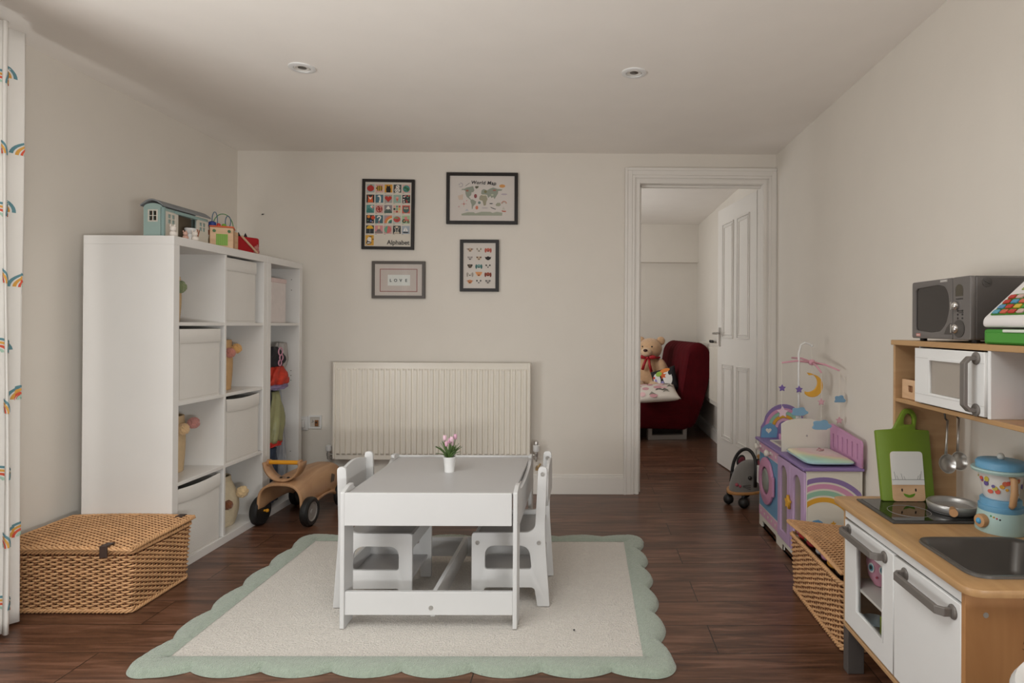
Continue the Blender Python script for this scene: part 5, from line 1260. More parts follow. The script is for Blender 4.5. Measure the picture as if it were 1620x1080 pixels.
lab(obj('tap', MB().tube([(1.165, 1.44, .541), (1.165, 1.44, .66), (1.16, 1.44, .70), (1.13, 1.44, .715), (1.100, 1.455, .70), (1.085, 1.462, .665), (1.082, 1.464, .635)], [.015, .015, .015, .015, .015, .016, .017], 16).lathe([(.024, .541), (.022, .55), (.015, .552)], Matrix.Translation((1.165, 1.44, 0)), 20), tpm, kt, smooth=50), 'grey curved tap')
hob = B('hob', .858, 1.692, .5405, 1.178, 1.925, .5465, mat('#4b4846', .35, metal=.3), kt, bevel=.003)
B('hob_glass', .870, 1.704, .5465, 1.166, 1.913, .5475, mat('#161514', .06, spec=.8), hob, bevel=0)
obj('hob_ring', MB().tube([(.955+.058*math.cos(a), 1.79+.058*math.sin(a), .5476) for a in [2*PI*k/40 for k in range(40)]], .0008, 5, closed=True), mat('#8a8784', .5), hob)
obj('hob_ring', MB().tube([(1.09+.062*math.cos(a), 1.80+.062*math.sin(a), .5476) for a in [2*PI*k/40 for k in range(40)]], .0008, 5, closed=True), mat('#8a8784', .5), hob)
for x in (.995, 1.030): lab(obj('hob_light', MB().lathe([(.010, 0), (.010, .0006), (.0001, .0008)], Matrix.Translation((x, 1.898, .5475)), 20), mat('#a8383a', .3), hob), 'red hob indicator')
# doors
GH = HANDLEG
def handle(fr, u0, u1, z, parent, vert=False):
    h = MB()
    def P3(u, w_): return fr @ (Vector((z, u, w_)) if vert else Vector((u, z, w_)))
    du = .012 if u1 > u0 else -.012
    r_w, r_t = .0095, .005
    path = [(u0, .0), (u0, .020), (u0+du, .032), (u1-du, .032), (u1, .020), (u1, .0)]
    # flat strap: sweep a rectangle
    prof = []
    for i, (u, w_) in enumerate(path):
        a = Vector(path[max(i-1, 0)]); b = Vector(path[min(i+1, 5)]); t = (b-a).normalized(); nn = Vector((-t.y, t.x))
        prof.append((Vector((u, w_))-nn*r_t, Vector((u, w_))+nn*r_t))
    vs = []
    for a, b in prof:
        for q in (a, b):
            for s_ in (-r_w, r_w):
                vs.append(fr @ (Vector((z+s_, q.x, q.y)) if vert else Vector((q.x, z+s_, q.y))))
    fs = []
    for i in range(5):
        k = 4*i; fs += [(k, k+1, k+5, k+4), (k+3, k+2, k+6, k+7), (k+2, k, k+4, k+6), (k+1, k+3, k+7, k+5)]
    h.add(vs, fs)
    for u in (u0, u1): h.lathe([(.0165, 0), (.0165, .003), (.012, .006)], fr @ Matrix.Translation((z, u, 0) if vert else (u, z, 0)), 24)
    return lab(obj('handle', h, GH, parent, bevel=.0015, smooth=40), 'grey plastic handle')
FK = lambda off=0: LEFTF((KX-off, KY1, 0))
d1 = plate('oven_door', [rect(.014, .160, .318, .482), rect(.094, .222, .262, .430)], .014, FK(.002), WHITE, kt, bevel=.002)
plate('window_bead', [rect(.090, .218, .266, .434), rect(.098, .226, .258, .426)], .010, FK(.0035), WHITE, d1, bevel=.001)
obj('glass', MB().prism(rect(.092, .220, .264, .432), FK(-.004), .002), GLASS, d1)
handle(FK(.002), .045, .272, .458, d1)
d2 = plate('cupboard_door', [rect(.323, .160, .612, .482)], .014, FK(.002), WHITE, kt, bevel=.002)
handle(FK(.002), .380, .585, .455, d2)
obj('screw', MB().lathe([(.006, 0), (.006, .001), (.0001, .0012)], FRONT((.868, KY0-.0002, .468)), 14), SCREW, kt)
# knots and grain cracks in the near panel
ck = MB()
for pth in ([(.93, .505), (.945, .47), (.955, .455), (.95, .44), (.935, .42), (.93, .405)], [(.928, .395), (.94, .39), (.948, .382)], [(.948, .375), (.955, .33), (.958, .30), (.966, .27)]):
    ck.tube([(x+.02, KY0-.0002, z) for x, z in pth], .0007, 4)
obj('grain_line', ck, mat('#6b4422', .7), kt)
# hutch
HX, HB = .990, 1.190
B('hutch_side', HX, KY1+.004, .5405, HB, KY1+.016, 1.034, BIRCH, kt); B('hutch_side', HX, 1.290, .5405, HB, 1.302, 1.034, BIRCH, kt)
B('hutch_top', HX-.004, 1.282, 1.034, HB+.002, KY1+.024, 1.050, BIRCHTOP, kt, bevel=.002)
B('hutch_shelf', HX, 1.302, .853, HB, KY1+.004, .866, BIRCHTOP, kt, bevel=.002)
B('cupboard_side', HX+.004, 1.802, .866, HB, 1.810, 1.034, WHITE, kt); B('cupboard_side', HX-.002, 1.478, .866, HB, 1.490, 1.034, WHITE, kt)
B('cupboard_back', HB-.004, 1.302, .866, HB, 1.802, 1.034, mat('#cbbcb0', .6), kt, bevel=0)
FH = lambda off=0: LEFTF((HX-off, 1.812, 0))
d3 = plate('microwave_door', [rect(.004, .870, .322, 1.030), rect(.080, .900, .235, 1.000)], .012, FH(.010), WHITE, kt, bevel=.002)
gr_ = MB()
for zz in (.896, 1.002): gr_.prism(rect(.004, zz-.0006, .322, zz+.0006), FH(.0106), .001)
gr_.prism(rect(.075, .898, .0762, 1.002), FH(.0106), .001)
obj('groove', gr_, mat('#c9c6c2', .5), d3)
plate('window_bead', [rect(.076, .896, .239, 1.004), rect(.083, .903, .232, .997)], .008, FH(.0115), WHITE, d3, bevel=.001)
obj('glass', MB().prism(rect(.078, .898, .237, 1.002), FH(.004), .002), mat('#a0978d', .22), d3)
handle(FH(.010), .884, 1.014, .292, d3, vert=True)
obj('hook_rail', MB().tube([(1.14, 1.80, .838), (1.14, 1.93, .838)], .005, 10).tube([(1.14, 1.80, .838), (1.14, 1.80, .853)], .004, 8).tube([(1.14, 1.93, .838), (1.14, 1.93, .853)], .004, 8), DARKMETAL, kt, smooth=40)
# box in the left bay
wbx = thing('wooden_box', 'small pale wooden box with square finger hole in the kitchen hutch bay', 'box', (1.08, 1.87, .866))
plate('front', [rect(0, 0, .104, .060), rnd(rect(.034, .022, .062, .042), .004)], .006, LEFTF((1.005, 1.928, .867)), LIGHTWOOD, wbx, bevel=.0008)
B('body', 1.012, 1.824, .8665, 1.17, 1.928, .926, mat('#8a6040', .6), wbx)
# ladles
def ladle(name, label, y, x, bowl, holes, top=.832, mt_=STEEL):
    t = thing(name, label, 'utensil', (x, y, .64), group=None)
    obj('hook', MB().tube([(x, y, top-.030), (x-.008, y, top-.022), (x-.010, y, top-.006), (x-.002, y, top+.012), (x+.008, y, top+.012), (x+.010, y, top+.002)], .0028, 8), DARKMETAL, t, smooth=True)
    obj('handle', MB().tube([(x-.001, y, top-.026), (x-.004, y, .74), (x-.006, y, .70)], [.0035, .0030, .0045], 8), mt_, t, smooth=True)
    M = Matrix.Translation((x-.006, y-.006, .672)) @ Matrix.Rotation(math.radians(78), 4, 'X') @ Matrix.Rotation(.15, 4, 'Y')
    bo = MB().lathe([(.0001, -.016), (.014, -.013), (.024, -.006), (.029, .003), (.030, .004), (.028, .004), (.023, -.004), (.013, -.011), (.0001, -.0135)], M, 28)
    o_ = obj('bowl', bo, mt_, t, smooth=50)
    if holes:
        for k in range(10):
            a = 2*PI*k/7; r_ = .016 if k < 7 else .007; obj('hole', MB().lathe([(.0022, 0), (.0022, .0008), (.0001, .0008)], M @ Matrix.Rotation(PI, 4, 'X') @ Matrix.Translation((r_*math.cos(a), r_*math.sin(a), .0135 if k < 7 else .0165)), 10), BLACK, o_)
    return t
ladle('skimmer', 'steel toy slotted spoon hanging nearest the green board', 1.866, 1.115, 0, True)
ladle('ladle', 'steel toy ladle hanging behind the slotted spoon', 1.905, 1.175, 0, False)
# green board with face
gb = thing('toy_chopping_board', 'green toy board with handle and smiling face panel leaning behind the hob', 'toy board', (1.0, 1.90, .547))
GB = Matrix.Translation((1.003, 1.888, .5485)) @ Matrix.Rotation(math.radians(-9), 4, 'X') @ frame((0, 0, 0), (1, 0, 0), (0, 0, 1))
GRB = mat('#6b8424', .5, bump=(30, .1))
out = [(-.078, 0), (.086, 0), (.086, .218), (.042, .220), (.052, .262), (.038, .285), (.014, .288), (-.002, .262), (-.026, .222), (-.084, .218)]
hole_ = [(.006, .236), (.038, .236), (.040, .256), (.032, .270), (.018, .270), (.010, .258)]
plate('board', [rnd(out, [.006, .006, .006, .006, .02, .02, .02, .02, .006, .006], 4), rnd(hole_, .006, 3)], .016, GB @ Matrix.Translation((0, 0, .0)), GRB, gb, bevel=.002, smooth=True)
plate('face_panel', [rnd(rect(-.046, .0, .056, .152), .012)], .002, GB @ Matrix.Translation((0, 0, .002)), LIGHTWOOD, gb)
plate('white_cap', [[(-.046, .048)]+rnd([(-.046, .05), (.056, .05), (.056, .152), (-.046, .152)], [0, 0, .012, .012])[0:]], .001, GB @ Matrix.Translation((0, 0, .003)), mat('#dedcd8', .5), gb)
fc = MB().use(BLACK)
for u in (-.016, .027): fc.prism(circ(u, .034, .0024, 12, ry=.005), GB @ Matrix.Translation((0, 0, .0028)), .001)
obj('eye', fc, None, gb)
obj('smile', MB().prism([(-.012, .024)]+[(.006+.018*math.cos(PI+PI*k/12), .024+.013*math.sin(PI+PI*k/12)) for k in range(1, 12)]+[(.024, .024), (.006, .019)], GB @ Matrix.Translation((0, 0, .0028)), .001), mat('#5f8a20', .5), gb)
gl_ = MB()
for u, h_ in ((-.034, .024), (-.026, .012), (-.012, .018), (-.004, .010), (.034, .012), (.044, .026), (.04, .016)): gl_.tube([GB @ Vector((u, .066, .0035)), GB @ Vector((u-.004 if u < 0 else u+.004, .066+h_, .0035))], .0006, 4)
gl_.tube([GB @ Vector((-.046, .066, .0035)), GB @ Vector((.056, .066, .0035))], .0006, 4)
obj('drawn_hair', gl_, mat('#8a8a88', .6), gb)
# frying pan
fp = thing('frying_pan', 'small steel toy pan with wooden handle on the hob', 'pan', (1.09, 1.80, .5478))
Mp = Matrix.Translation((1.092, 1.800, .5482))
obj('pan_body', MB().lathe([(.0001, 0), (.062, 0), (.068, .004), (.071, .020), (.069, .024), (.062, .024), (.058, .021), (.056, .010), (.050, .008), (.0001, .008)], Mp, 48), mat('#b9b6b3', .35, metal=.6), fp, smooth=50)
obj('handle', MB().tube([(1.055, 1.742, .568), (1.048, 1.728, .569), (1.030, 1.695, .571)], [.008, .010, .011], 14), mat('#b88b62', .5), fp, smooth=40)
# toy blender
bd = thing('toy_blender', 'pale blue wooden toy blender with fruit printed jug and knob lid', 'toy blender', (1.120, 1.640, .5405))
Mb = Matrix.Translation((1.128, 1.645, .5410))
AQ = mat('#a9c2bd', .5); BL2 = mat('#6a9fc0', .45)
obj('base', MB().lathe([(.0001, 0), (.060, 0), (.061, .004), (.053, .056), (.0001, .056)], Mb, 40), AQ, bd, smooth=40)
obj('collar', MB().lathe([(.052, .056), (.053, .058), (.053, .070), (.049, .072), (.049, .086), (.047, .088), (.0001, .088)], Mb, 40), BL2, bd, smooth=40)
jug = obj('jug', MB().lathe([(.037, .088), (.040, .092), (.052, .150), (.053, .158), (.050, .158), (.037, .094), (.0001, .092)], Mb, 40), mat('#d9d6d2', .35), bd, smooth=40)
rr = random.Random(21)
for k in range(22):
    a = math.radians(rr.uniform(150, 330)); h_ = rr.uniform(.106, .150); r_ = .040+(h_-.092)*.207+.0016
    c_ = Mb @ Vector((r_*math.cos(a), r_*math.sin(a), h_)); cc = rr.choice(['#c9553f', '#b8a63a', '#a8404c', '#5a4a86', '#d09a3a', '#c46a50', '#8a3a34'])
    fr = frame(c_, (-math.sin(a), math.cos(a), 0), (math.cos(a)*.2, math.sin(a)*.2, 1)); fr = frame(c_, (math.cos(a+PI/2), math.sin(a+PI/2), 0), (0, 0, 1))
    s_ = rr.uniform(.0035, .0075); obj('fruit_print', MB().prism(circ(0, 0, s_, 12, ry=s_*rr.uniform(.7, 1.1)), fr @ Matrix.Translation((0, 0, .0006)), .001), mat(cc, .5), jug)
obj('rim', MB().lathe([(.050, .156), (.068, .160), (.071, .166), (.069, .170), (.0001, .170)], Mb, 44), AQ, bd, smooth=40)
obj('lid', MB().lathe([(.059, .170), (.060, .184), (.055, .190), (.0001, .193)], Mb, 40), BL2, bd, smooth=50)
obj('lid_knob', MB().ball(Mb @ Vector((0, 0, .200)), .0095, 16), mat('#c9c9c2', .5), bd, smooth=True)
ha = math.radians(262); hr = lambda r, z: Mb @ Vector((r*math.cos(ha), r*math.sin(ha), z))
obj('jug_handle', MB().tube([hr(.052, .156), hr(.066, .150), hr(.068, .120), hr(.060, .085), hr(.052, .076)], [.0065, .0085, .0085, .0085, .0065], 12), mat('#bd9268', .5), bd, smooth=True)
ka = math.radians(192); fk = frame(Mb @ Vector((.056*math.cos(ka), .056*math.sin(ka), .030)), (math.cos(ka+PI/2), math.sin(ka+PI/2), 0), (0, 0, 1))
obj('dial', MB().lathe([(.017, -.004), (.018, .010), (.0165, .014), (.009, .015)], fk, 28), mat('#bd9268', .5), bd, smooth=40)
obj('dial_button', MB().ball(fk @ Vector((0, 0, .013)), .0085, 14), mat('#4f9cc9', .4), bd, smooth=True)
for k, cc in enumerate(('#4fa070', '#c9a03a', '#b84a50', '#26262a')):
    a = ka+.35+.13*k; obj('control_dot', MB().ball(Mb @ Vector((.0545*math.cos(a), .0545*math.sin(a), .047-.002*k)), .0026, 8), mat(cc, .4), bd)
# things seen through the oven window
cp = thing('pink_cup', 'pink toy cup with painted eyes seen through the oven window', 'toy cup', (.912, 1.872, .293))
obj('cup', MB().lathe([(.0001, 0), (.020, .003), (.036, .030), (.042, .070), (.040, .098), (.037, .098), (.0001, .090)], Matrix.Translation((.912, 1.872, .293)), 32), mat('#d593a8', .4), cp, smooth=50)
for a, rx_ in ((205, .012), (252, .012)):
    a = math.radians(a); fr = frame(Vector((.912+.0405*math.cos(a), 1.872+.0405*math.sin(a), .293+.062)), (math.cos(a+PI/2), math.sin(a+PI/2), 0), (0, 0, 1))
    e_ = MB().use(WHITE).prism(circ(0, 0, .011, 20, ry=.015), fr @ Matrix.Translation((0, 0, .002)), .002).use(mat('#4f93a8', .4)).prism(circ(0, 0, .008, 16, ry=.010), fr @ Matrix.Translation((0, 0, .003)), .001).use(BLACK).prism(circ(0, .001, .0045, 12, ry=.006), fr @ Matrix.Translation((0, 0, .004)), .001)
    obj('eye', e_, None, cp)
a = math.radians(228); fr = frame(Vector((.912+.039*math.cos(a), 1.872+.039*math.sin(a), .293+.036)), (math.cos(a+PI/2), math.sin(a+PI/2), 0), (0, 0, 1))
obj('mouth', MB().prism(circ(0, 0, .0035, 10), fr @ Matrix.Translation((0, 0, .003)), .003), mat('#a8324c', .4), cp)
tag(obj('toy_pan', MB().lathe([(.0001, 0), (.028, 0), (.040, .028), (.044, .030), (.041, .031), (.026, .004), (.0001, .004)], Matrix.Translation((.895, 1.875, .1545)), 32), mat('#9aa7ad', .4), smooth=50, loc=(.895, 1.875, .1545)), 'pale grey toy bowl low in the play oven', 'bowl')
gt = MB().box(.872, 1.775, .1545, .895, 1.798, .235).box(.860, 1.770, .1545, .880, 1.805, .182)
tag(obj('green_toy', gt, mat('#93a33a', .6), bevel=.004, loc=(.875, 1.785, .1545)), 'yellow green toy piece behind the lower oven glass', 'toy')

# toy microwave on top
tm = thing('toy_microwave', 'grey toy microwave oven with two chrome knobs on the hutch top', 'toy microwave', (1.10, 1.72, 1.05))
MX0, MX1, MY0, MY1, MZ0, MZ1 = 1.004, 1.200, 1.582, 1.868, 1.058, 1.228
MG = mat('#57524f', .42); MGD = mat('#4a4643', .45)
obj('casing', MB().box(MX0+.012, MY0, MZ0, MX1, MY1, MZ1), MG, tm, bevel=.006, seg=3)
FMW = lambda off=0: LEFTF((MX0-off, MY1, MZ0))
Wm, Hm = MY1-MY0, MZ1-MZ0
win = [(.020, .030), (.028, .024), (.100, .018), (.150, .022), (.178, .045), (.192, .085), (.188, .125), (.172, .148), (.140, .154), (.028, .150), (.020, .142)]
MFR = mat('#6b6663', .4)
plate('front_door', [rnd(rect(0, 0, .207, Hm), .008), rnd(win, .012, 3)], .014, FMW(), MFR, tm, bevel=.002, smooth=True)
obj('window', MB().prism(rnd(win, .012, 3), FMW(-.004), .004), mat('#262120', .12, spec=.7), tm)
plate('control_panel', [rnd(rect(.209, 0, Wm, Hm), .006)], .014, FMW(), MFR, tm, bevel=.002)
obj('display', MB().prism([(.222, .118), (.254, .118), (.254, .136)]+[(.238+.016*math.cos(PI*k/8), .136+.014*math.sin(PI*k/8)) for k in range(1, 8)]+[(.222, .136)], FMW(.001), .002), mat('#4a4438', .2), tm)
def kn(u, v, r):
    o_ = obj('knob', MB().lathe([(r, 0), (r, .006), (r*.85, .009), (r*.6, .012), (.0001, .013)], FMW(.001) @ Matrix.Translation((u, v, 0)), 28), mat('#c9c5c0', .22, metal=.9), tm, smooth=40); lab(o_, 'chrome knob')
    obj('grip', MB().box(-.0022, -r*.9, .006, .0022, r*.9, .016, FMW(.001) @ Matrix.Translation((u, v, 0))), mat('#c9c5c0', .22, metal=.9), o_, bevel=.001)
kn(.226, .092, .012); kn(.226, .030, .013)
obj('dial_ring', MB().lathe([(.024, 0), (.024, .002), (.019, .0025)], FMW() @ Matrix.Translation((.238, .030, 0)), 32), MGD, tm)
obj('door_recess', MB().prism([(.170, .014), (.205, .014), (.205, .045), (.195, .044), (.180, .032)], FMW(.001), .002), MGD, tm)
mk = MB()
for k in range(4): mk.prism(rect(.224+.008*k, .109, .229+.008*k, .112), FMW(.001), .001)
for k in range(3):
    for j in range(2): mk.prism(circ(.232+.020*j, .058+.010*k, .0028, 8), FMW(.001), .001)
mk.prism(rect(.236, .072, .256, .074), FMW(.001), .001).prism(rect(.234, .077, .250, .079), FMW(.001), .001)
obj('panel_print', mk, mat('#2a2726', .5), tm)
obj('badge', MB().use(mat('#a8a29c', .4)).prism(rect(.150, .1605, .184, .1675), FMW(.001), .001), None, tm)
obj('badge_line', MB().prism(rect(.153, .1635, .181, .1648), FMW(.0018), .0008), WHITE, tm)
obj('maker_badge', MB().prism(rect(.026, .006, .048, .015), FMW(.001), .001), mat('#c08078', .4), tm)
obj('badge_line', MB().prism(rect(.029, .0095, .045, .0112), FMW(.0018), .0008), WHITE, tm)
obj('side_dial', MB().lathe([(.013, 0), (.013, .0012), (.011, .0014)], FRONT((1.047, MY0, 1.211)), 24).box(-.010, -.0015, 0, .010, .0015, .003, FRONT((1.047, MY0, 1.211)) @ Matrix.Rotation(-.5, 4, 'Z')), MGD, tm)
for x, y in ((1.03, 1.60), (1.03, 1.85), (1.18, 1.60), (1.18, 1.85)): obj('foot', MB().tube([(x, y, 1.0502), (x, y, 1.060)], .010, 14), BLACK, tm)
# toy till
tl = thing('toy_cash_register', 'white and green toy cash register beside the grey microwave', 'toy till', (1.09, 1.43, 1.05))
TY0_, TY1_ = 1.305, 1.512
GTL = mat('#3f8a30', .4); WTL = mat('#e2ddda', .35)
obj('drawer_base', MB().box(.992, TY0_, 1.0505, 1.185, TY1_, 1.088), GTL, tl, bevel=.007, seg=3)
obj('drawer_front', MB().box(.988, TY0_+.015, 1.055, .993, TY1_-.015, 1.079), mat('#4a9438', .4), tl, bevel=.002)
obj('drawer_tab', MB().box(.986, 1.36, 1.080, 1.0, 1.435, 1.087), mat('#d9ded2', .4), tl, bevel=.002)
obj('body', MB().prism(rnd([(.990, 1.092), (1.19, 1.092), (1.19, 1.222), (1.118, 1.222), (1.098, 1.213), (.990, 1.113)], [.010, .004, .01, .008, .008, .012], 4), frame((0, TY0_, 0), (1, 0, 0), (0, 0, 1)) @ Matrix.Translation((0, 0, 0)), TY1_-TY0_), WTL, tl, bevel=.005, smooth=35)
FT = frame((.990, TY1_, 1.113), (0, -1, 0), (.108, 0, .100)); FT = FT @ Matrix.Translation((0, 0, .0006))
obj('keypad', MB().prism(rnd([(.014, .012), (.190, .012), (.190, .090), (.110, .094), (.075, .088), (.018, .088)], .008, 3), FT @ Matrix.Translation((0, 0, .0012)), .0015), mat('#3d7a22', .45), tl)
obj('display', MB().prism(rnd(rect(.030, .104, .085, .124), .003), FT @ Matrix.Translation((0, 0, .0012)), .002), mat('#8d9a4a', .25), tl)
kc = ['#5fa0b5', '#c9604a', '#b8382f', '#c9a9a0', '#5f9f9a', '#5fa09a', '#5f8fb5', '#b8382f', '#d2b23f', '#4f9a3f', '#c9483a', '#d0cabf', '#b8382f', '#4f8fb5', '#c9604a', '#b8382f', '#c9604a', '#5f8fc0', '#b8382f', '#c9a9a0', '#b8382f', '#5fa0b5', '#c9604a', '#b8382f']
for r_ in range(4):
    for c_ in range(6):
        u, v = .020+.028*c_, .016+.018*r_
        obj('key', MB().prism(rnd(rect(u, v, u+.021, v+.0125), .003, 3), FT @ Matrix.Translation((0, 0, .005)), .004), mat(kc[(r_*6+c_) % 24], .4), tl, bevel=.001)
# red carton on the hutch shelf at the frame edge
rc_ = thing('red_toy_carton', 'red and white toy carton on the hutch shelf at the right edge', 'toy box', (1.10, 1.40, .866))
B('body', 1.050, 1.385, .8665, 1.10, 1.445, .925, mat('#b8352f', .5), rc_, bevel=.002); B('lid', 1.050, 1.385, .925, 1.10, 1.445, .950, WHITE, rc_, bevel=.002)
# white rounded tub edge at the lower right corner
wtub = thing('white_tub', 'white round tub only whose rim shows at the bottom right corner', 'tub', (.86, .895, 0))
obj('body', MB().lathe([(.0001, 0), (.15, 0), (.19, .47), (.20, .48), (.203, .50), (.195, .512), (.185, .50), (.14, .015), (.0001, .015)], Matrix.Translation((.870, .888, 0)), 64), mat('#d2d0cd', .45), wtub, smooth=50)

# ================================================================== NEXT ROOM
r2 = thing('radiator', 'white radiator in the next room behind the red futon', 'radiator', (1.18, 5.9, .3))
mb = MB().box(1.172, 5.35, .36, 1.210, 6.32, .93)
for i in range(27): mb.box(1.165, 5.38+.034*i, .40, 1.173, 5.40+.034*i, .89)
obj('panel', mb, RADM, r2, bevel=.003); B('wall_bracket', 1.210, 5.5, .40, 1.225, 5.54, .85, RADM, r2); B('wall_bracket', 1.210, 6.1, .40, 1.225, 6.14, .85, RADM, r2)
bw = MB(); bx_, by_ = 1.19, 5.80
bw.ball((bx_, by_-.05, .944), (.012, .035, .014), 12).ball((bx_, by_+.05, .944), (.012, .035, .014), 12).ball((bx_, by_, .944), (.013, .016, .014), 12)
tag(obj('black_bow', bw, BLACK, smooth=True, loc=(bx_, by_, .931)), 'small black bow lying on the next room radiator', 'bow')

VEL = bpy.data.materials.new('burgundy_velvet'); VEL.use_nodes = True; b_ = VEL.node_tree.nodes['Principled BSDF']
b_.inputs['Base Color'].default_value = lin('#4c0810'); b_.inputs['Roughness'].default_value = .9; b_.inputs['Specular IOR Level'].default_value = .15; b_.inputs['Sheen Weight'].default_value = .06; b_.inputs['Sheen Tint'].default_value = lin('#a02028')
nt = VEL.node_tree; nz = nt.nodes.new('ShaderNodeTexNoise'); nz.inputs['Scale'].default_value = 9; cr_ = nt.nodes.new('ShaderNodeValToRGB'); cr_.color_ramp.elements[0].color = lin('#3f060d'); cr_.color_ramp.elements[1].color = lin('#5c0d16')
nt.links.new(nz.outputs[0], cr_.inputs[0]); nt.links.new(cr_.outputs[0], b_.inputs['Base Color'])
sf = thing('red_futon', 'burgundy velvet futon sofa with chrome foot in the next room', 'sofa', (.75, 6.1, 0))
SM = Matrix.Translation((.52, 5.68, 0)) @ Matrix.Rotation(math.radians(7), 4, 'Z')   # local: x across (seat towards -x), y along
def slab(prof, y0, y1, M, chan=0, nseg=40, puff=.0):
    """prof = closed section in x,z; swept in y with channels"""
    mb = MB(); n_ = len(prof); vs = []
    cx_ = sum(p[0] for p in prof)/n_; cz_ = sum(p[1] for p in prof)/n_
    for j in range(nseg+1):
        f = j/nseg; y = y0+(y1-y0)*f
        e_ = min(1, min(f, 1-f)*nseg/3); s_ = .90+.10*math.sqrt(max(0, 1-(1-e_)**2))
        if chan: s_ *= 1-.018*abs(math.cos(PI*f*chan))**6
        for x, z in prof: vs.append(M @ Vector((cx_+(x-cx_)*s_, y, cz_+(z-cz_)*s_)))
    fs = [(j*n_+i, j*n_+(i+1) % n_, (j+1)*n_+(i+1) % n_, (j+1)*n_+i) for j in range(nseg) for i in range(n_)]
    fs += [tuple(range(n_)), tuple(nseg*n_+i for i in range(n_-1, -1, -1))]
    return mb.add(vs, fs)
seat_p = rnd([(-.55, .15), (.47, .10), (.52, .34), (.36, .41), (-.55, .39)], [.06, .08, .05, .05, .08], 6)
back_p = rnd([(.34, .14), (.50, .10), (.60, .34), (.70, .76), (.64, .90), (.54, .945), (.45, .88), (.37, .42)], [.06, .10, .1, .12, .10, .07, .08, .1], 6)
obj('seat', slab(seat_p, 0, .98, SM, 9, 54), VEL, sf, smooth=50)
Mk = SM @ Matrix.Shear('XY', 4, (0, 0)) if False else SM
mb = slab(back_p, .01, .98, SM, 9, 54)
obj('backrest', mb, VEL, sf, smooth=50)
SMi = SM
for yy in (.10, .80): obj('foot', MB().box(.08, yy, .0, .46, yy+.05, .045, SM).box(.08, yy, .045, .12, yy+.05, .115, SM).box(.42, yy, .045, .46, yy+.05, .11, SM), mat('#b5b0ab', .3, metal=.5), sf, bevel=.003)
B('foot', .07, 5.9, 0, .11, 6.5, .16, STEEL, sf)
# teddy bear
tbx, tby, tbz = .645, 6.20, .430
FURM = mat('#cda680', .95, bump=(160, .9), var=(50, .15, (1, 1, 1)), sheen=.5)
FURL = mat('#d8b896', .95, bump=(160, .9), sheen=.5)
bear = thing('teddy_bear', 'large tan teddy bear with red ribbon seated on the red futon', 'soft toy', (tbx, tby, tbz), rz=0)
BM = Matrix.Translation((tbx, tby, tbz)) @ Matrix.Rotation(math.radians(-18), 4, 'Z')
def bp_(x, y, z): return BM @ Vector((x, y, z))
fz = fuzz(5, .012)
body = MB().ball(bp_(0, .03, .175), (.145, .115, .19), 30, f=fz).ball(bp_(-.085, -.16, .06), (.062, .15, .062), 20, f=fz).ball(bp_(.085, -.16, .06), (.062, .15, .062), 20, f=fz)
body.ball(bp_(-.145, -.02, .20), (.052, .062, .135), 20, M=Matrix.Rotation(.28, 3, 'Y'), f=fz).ball(bp_(.145, -.02, .20), (.052, .062, .135), 20, M=Matrix.Rotation(-.28, 3, 'Y'), f=fz)
body.ball(bp_(0, -.01, .425), (.125, .112, .112), 30, f=fz)
o = obj('body', body, FURM, bear, smooth=True)
q = o.modifiers.new('remesh', 'REMESH'); q.mode = 'VOXEL'; q.voxel_size = .011; q.use_smooth_shade = True
q = o.modifiers.new('sm', 'SMOOTH'); q.iterations = 6; q.factor = .5
for x in (-.105, .105): obj('ear', MB().ball(bp_(x, .02, .505), (.045, .022, .045), 18), FURM, bear, smooth=True)
lab(obj('muzzle', MB().ball(bp_(-.012, -.115, .395), (.058, .045, .044), 20), FURL, bear, smooth=True), 'pale muzzle')
obj('nose', MB().ball(bp_(-.014, -.160, .413), (.022, .014, .015), 16), mat('#3a1a16', .4), bear, smooth=True)
for x in (-.055, .040): obj('eye', MB().ball(bp_(x, -.108, .450), .0085, 14), BLACK, bear, smooth=True)
for x in (-.085, .085): obj('foot_pad', MB().ball(bp_(x, -.302, .065), (.045, .016, .048), 16), FURL, bear, smooth=True)
RED = mat('#a81822', .5)
rbn = MB().tube([bp_(.098*math.cos(a), -.01+.095*math.sin(a), .338) for a in [2*PI*k/30 for k in range(30)]], .010, 8, closed=True)
rbn.tube([bp_(-.01, -.105, .338), bp_(-.03, -.135, .28), bp_(-.05, -.125, .22)], [.010, .014, .016], 6).tube([bp_(.01, -.105, .338), bp_(.025, -.135, .27), bp_(.04, -.12, .20)], [.010, .014, .016], 6)
rbn.ball(bp_(-.05, -.115, .345), (.038, .012, .020), 12).ball(bp_(.05, -.115, .345), (.038, .012, .020), 12).ball(bp_(0, -.118, .34), (.014, .012, .014), 10)
lab(obj('ribbon', rbn, RED, bear, smooth=True), 'red ribbon bow')
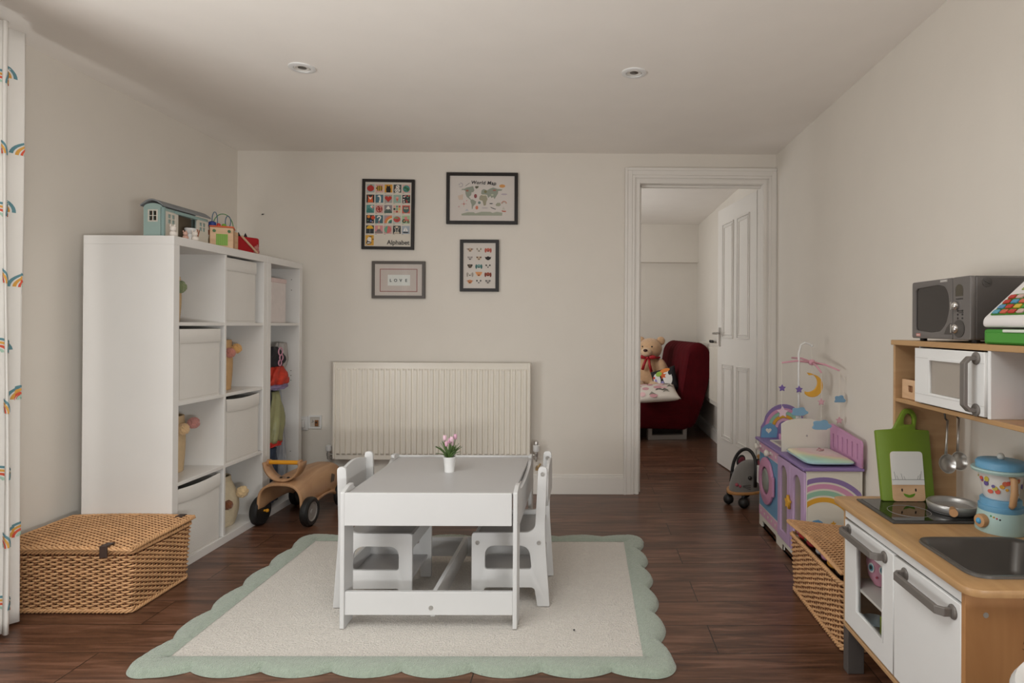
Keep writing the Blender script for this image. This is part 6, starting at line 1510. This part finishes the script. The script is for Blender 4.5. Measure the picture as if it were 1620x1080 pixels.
# cushions
def cushion(name, label, M, w_, h_, t_, base, prims, mt0):
    th = thing(name, label, 'cushion', M.translation)
    mb = MB(); N_ = 18; vs = []; fs = []
    for sgn in (1, -1):
        for j in range(N_+1):
            for i in range(N_+1):
                u, v = i/N_*2-1, j/N_*2-1; e_ = max(0, 1-u**4)*max(0, 1-v**4)
                pin = 1-.07*(1-abs(v))*0-.05*(1-u*u)*abs(v)**3
                vs.append(M @ Vector((u*w_/2*(1-.05*(1-v*v)*abs(u)**3), v*h_/2*pin, sgn*t_/2*e_**.5)))
    for s_ in (0, 1):
        for j in range(N_):
            for i in range(N_):
                k = s_*(N_+1)**2+j*(N_+1)+i; fs.append((k, k+1, k+N_+2, k+N_+1) if not s_ else (k, k+N_+1, k+N_+2, k+1))
    mb.add(vs, fs); obj('cover', mb, mt0, th, smooth=True)
    pr = MB()
    for pts, hx_ in prims:
        pr.use(mat(hx_, .8)); vv = []
        cx_ = sum(p[0] for p in pts)/len(pts); cy_ = sum(p[1] for p in pts)/len(pts)
        def S3(x, y, off):
            u, v = max(-.99, min(.99, x)), max(-.99, min(.99, y)); e_ = max(0, 1-u**4)*max(0, 1-v**4)
            return M @ Vector((u*w_/2, v*h_/2, t_/2*e_**.5+off))
        rings = 4; n_ = len(pts); s1_ = .0015+.0004*(len(pr.f) % 7)
        for r_ in range(1, rings+1):
            for x, y in pts: vv.append(S3(cx_+(x-cx_)*r_/rings, cy_+(y-cy_)*r_/rings, s1_))
        vv.append(S3(cx_, cy_, s1_)); c0 = len(vv)-1
        fs = [(c0, i, (i+1) % n_) for i in range(n_)]+[((r_-1)*n_+i, r_*n_+i, r_*n_+(i+1) % n_, (r_-1)*n_+(i+1) % n_) for r_ in range(1, rings) for i in range(n_)]
        pr.add(vv, fs)
    pr.open = True
    obj('printed_pattern', pr, None, th, smooth=True)
    return th
MC1 = Matrix.Translation((.765, 5.95, .555)) @ frame((0, 0, 0), (.80, -.35, .28), (-.10, .32, .92))
cushion('printed_cushion', 'colourful black and white printed cushion propped beside the teddy bear', MC1, .26, .24, .085, None,
        [(circ(-.50, .10, .30, 16, ry=.55), '#dcd8d4'), (circ(.35, .05, .36, 16, ry=.62), '#e2ded8'), (circ(-.25, .55, .26, 14, ry=.22), '#8fb24a'), (circ(.25, .72, .40, 14, ry=.18), '#d9813a'), (star(.05, .32, .30, .14), '#cf5f2c'),
         (heart(.42, -.22, .22), '#1c1a1c'), (circ(.62, .42, .16, 12, ry=.2), '#1c1a1c'), (circ(-.60, -.10, .12, 12, ry=.35), '#8a7ab8'), (circ(-.10, -.42, .14, 12, ry=.34), '#8f86b8'), (circ(.10, -.70, .40, 12, ry=.12), '#d9924a'), (circ(-.70, .35, .10, 10), '#c43a2c')], mat('#1d1b1d', .85))
MC2 = Matrix.Translation((.64, 5.68, .462)) @ frame((0, 0, 0), (.98, .05, .06), (0, .95, .30))
rr = random.Random(3); pp = []
for k in range(9):
    cx_, cy_ = rr.uniform(-.8, .8), rr.uniform(-.8, .8); pp.append((circ(cx_, cy_, rr.uniform(.12, .2), 12, ry=rr.uniform(.12, .25)), rr.choice(['#d6a3a8', '#dcb4b6', '#c9949a'])))
for k in range(8):
    cx_, cy_ = rr.uniform(-.8, .7), rr.uniform(-.8, .7); pp.append(([(cx_, cy_), (cx_+.04, cy_), (cx_+.16, cy_+.25), (cx_+.28, cy_), (cx_+.32, cy_+.02), (cx_+.16, cy_+.34)], rr.choice(['#6d6a62', '#8a857a'])))
cushion('leaf_cushion', 'white cushion with pink and grey leaf print on the futon front', MC2, .42, .34, .085, None, pp, mat('#d8cec4', .9))
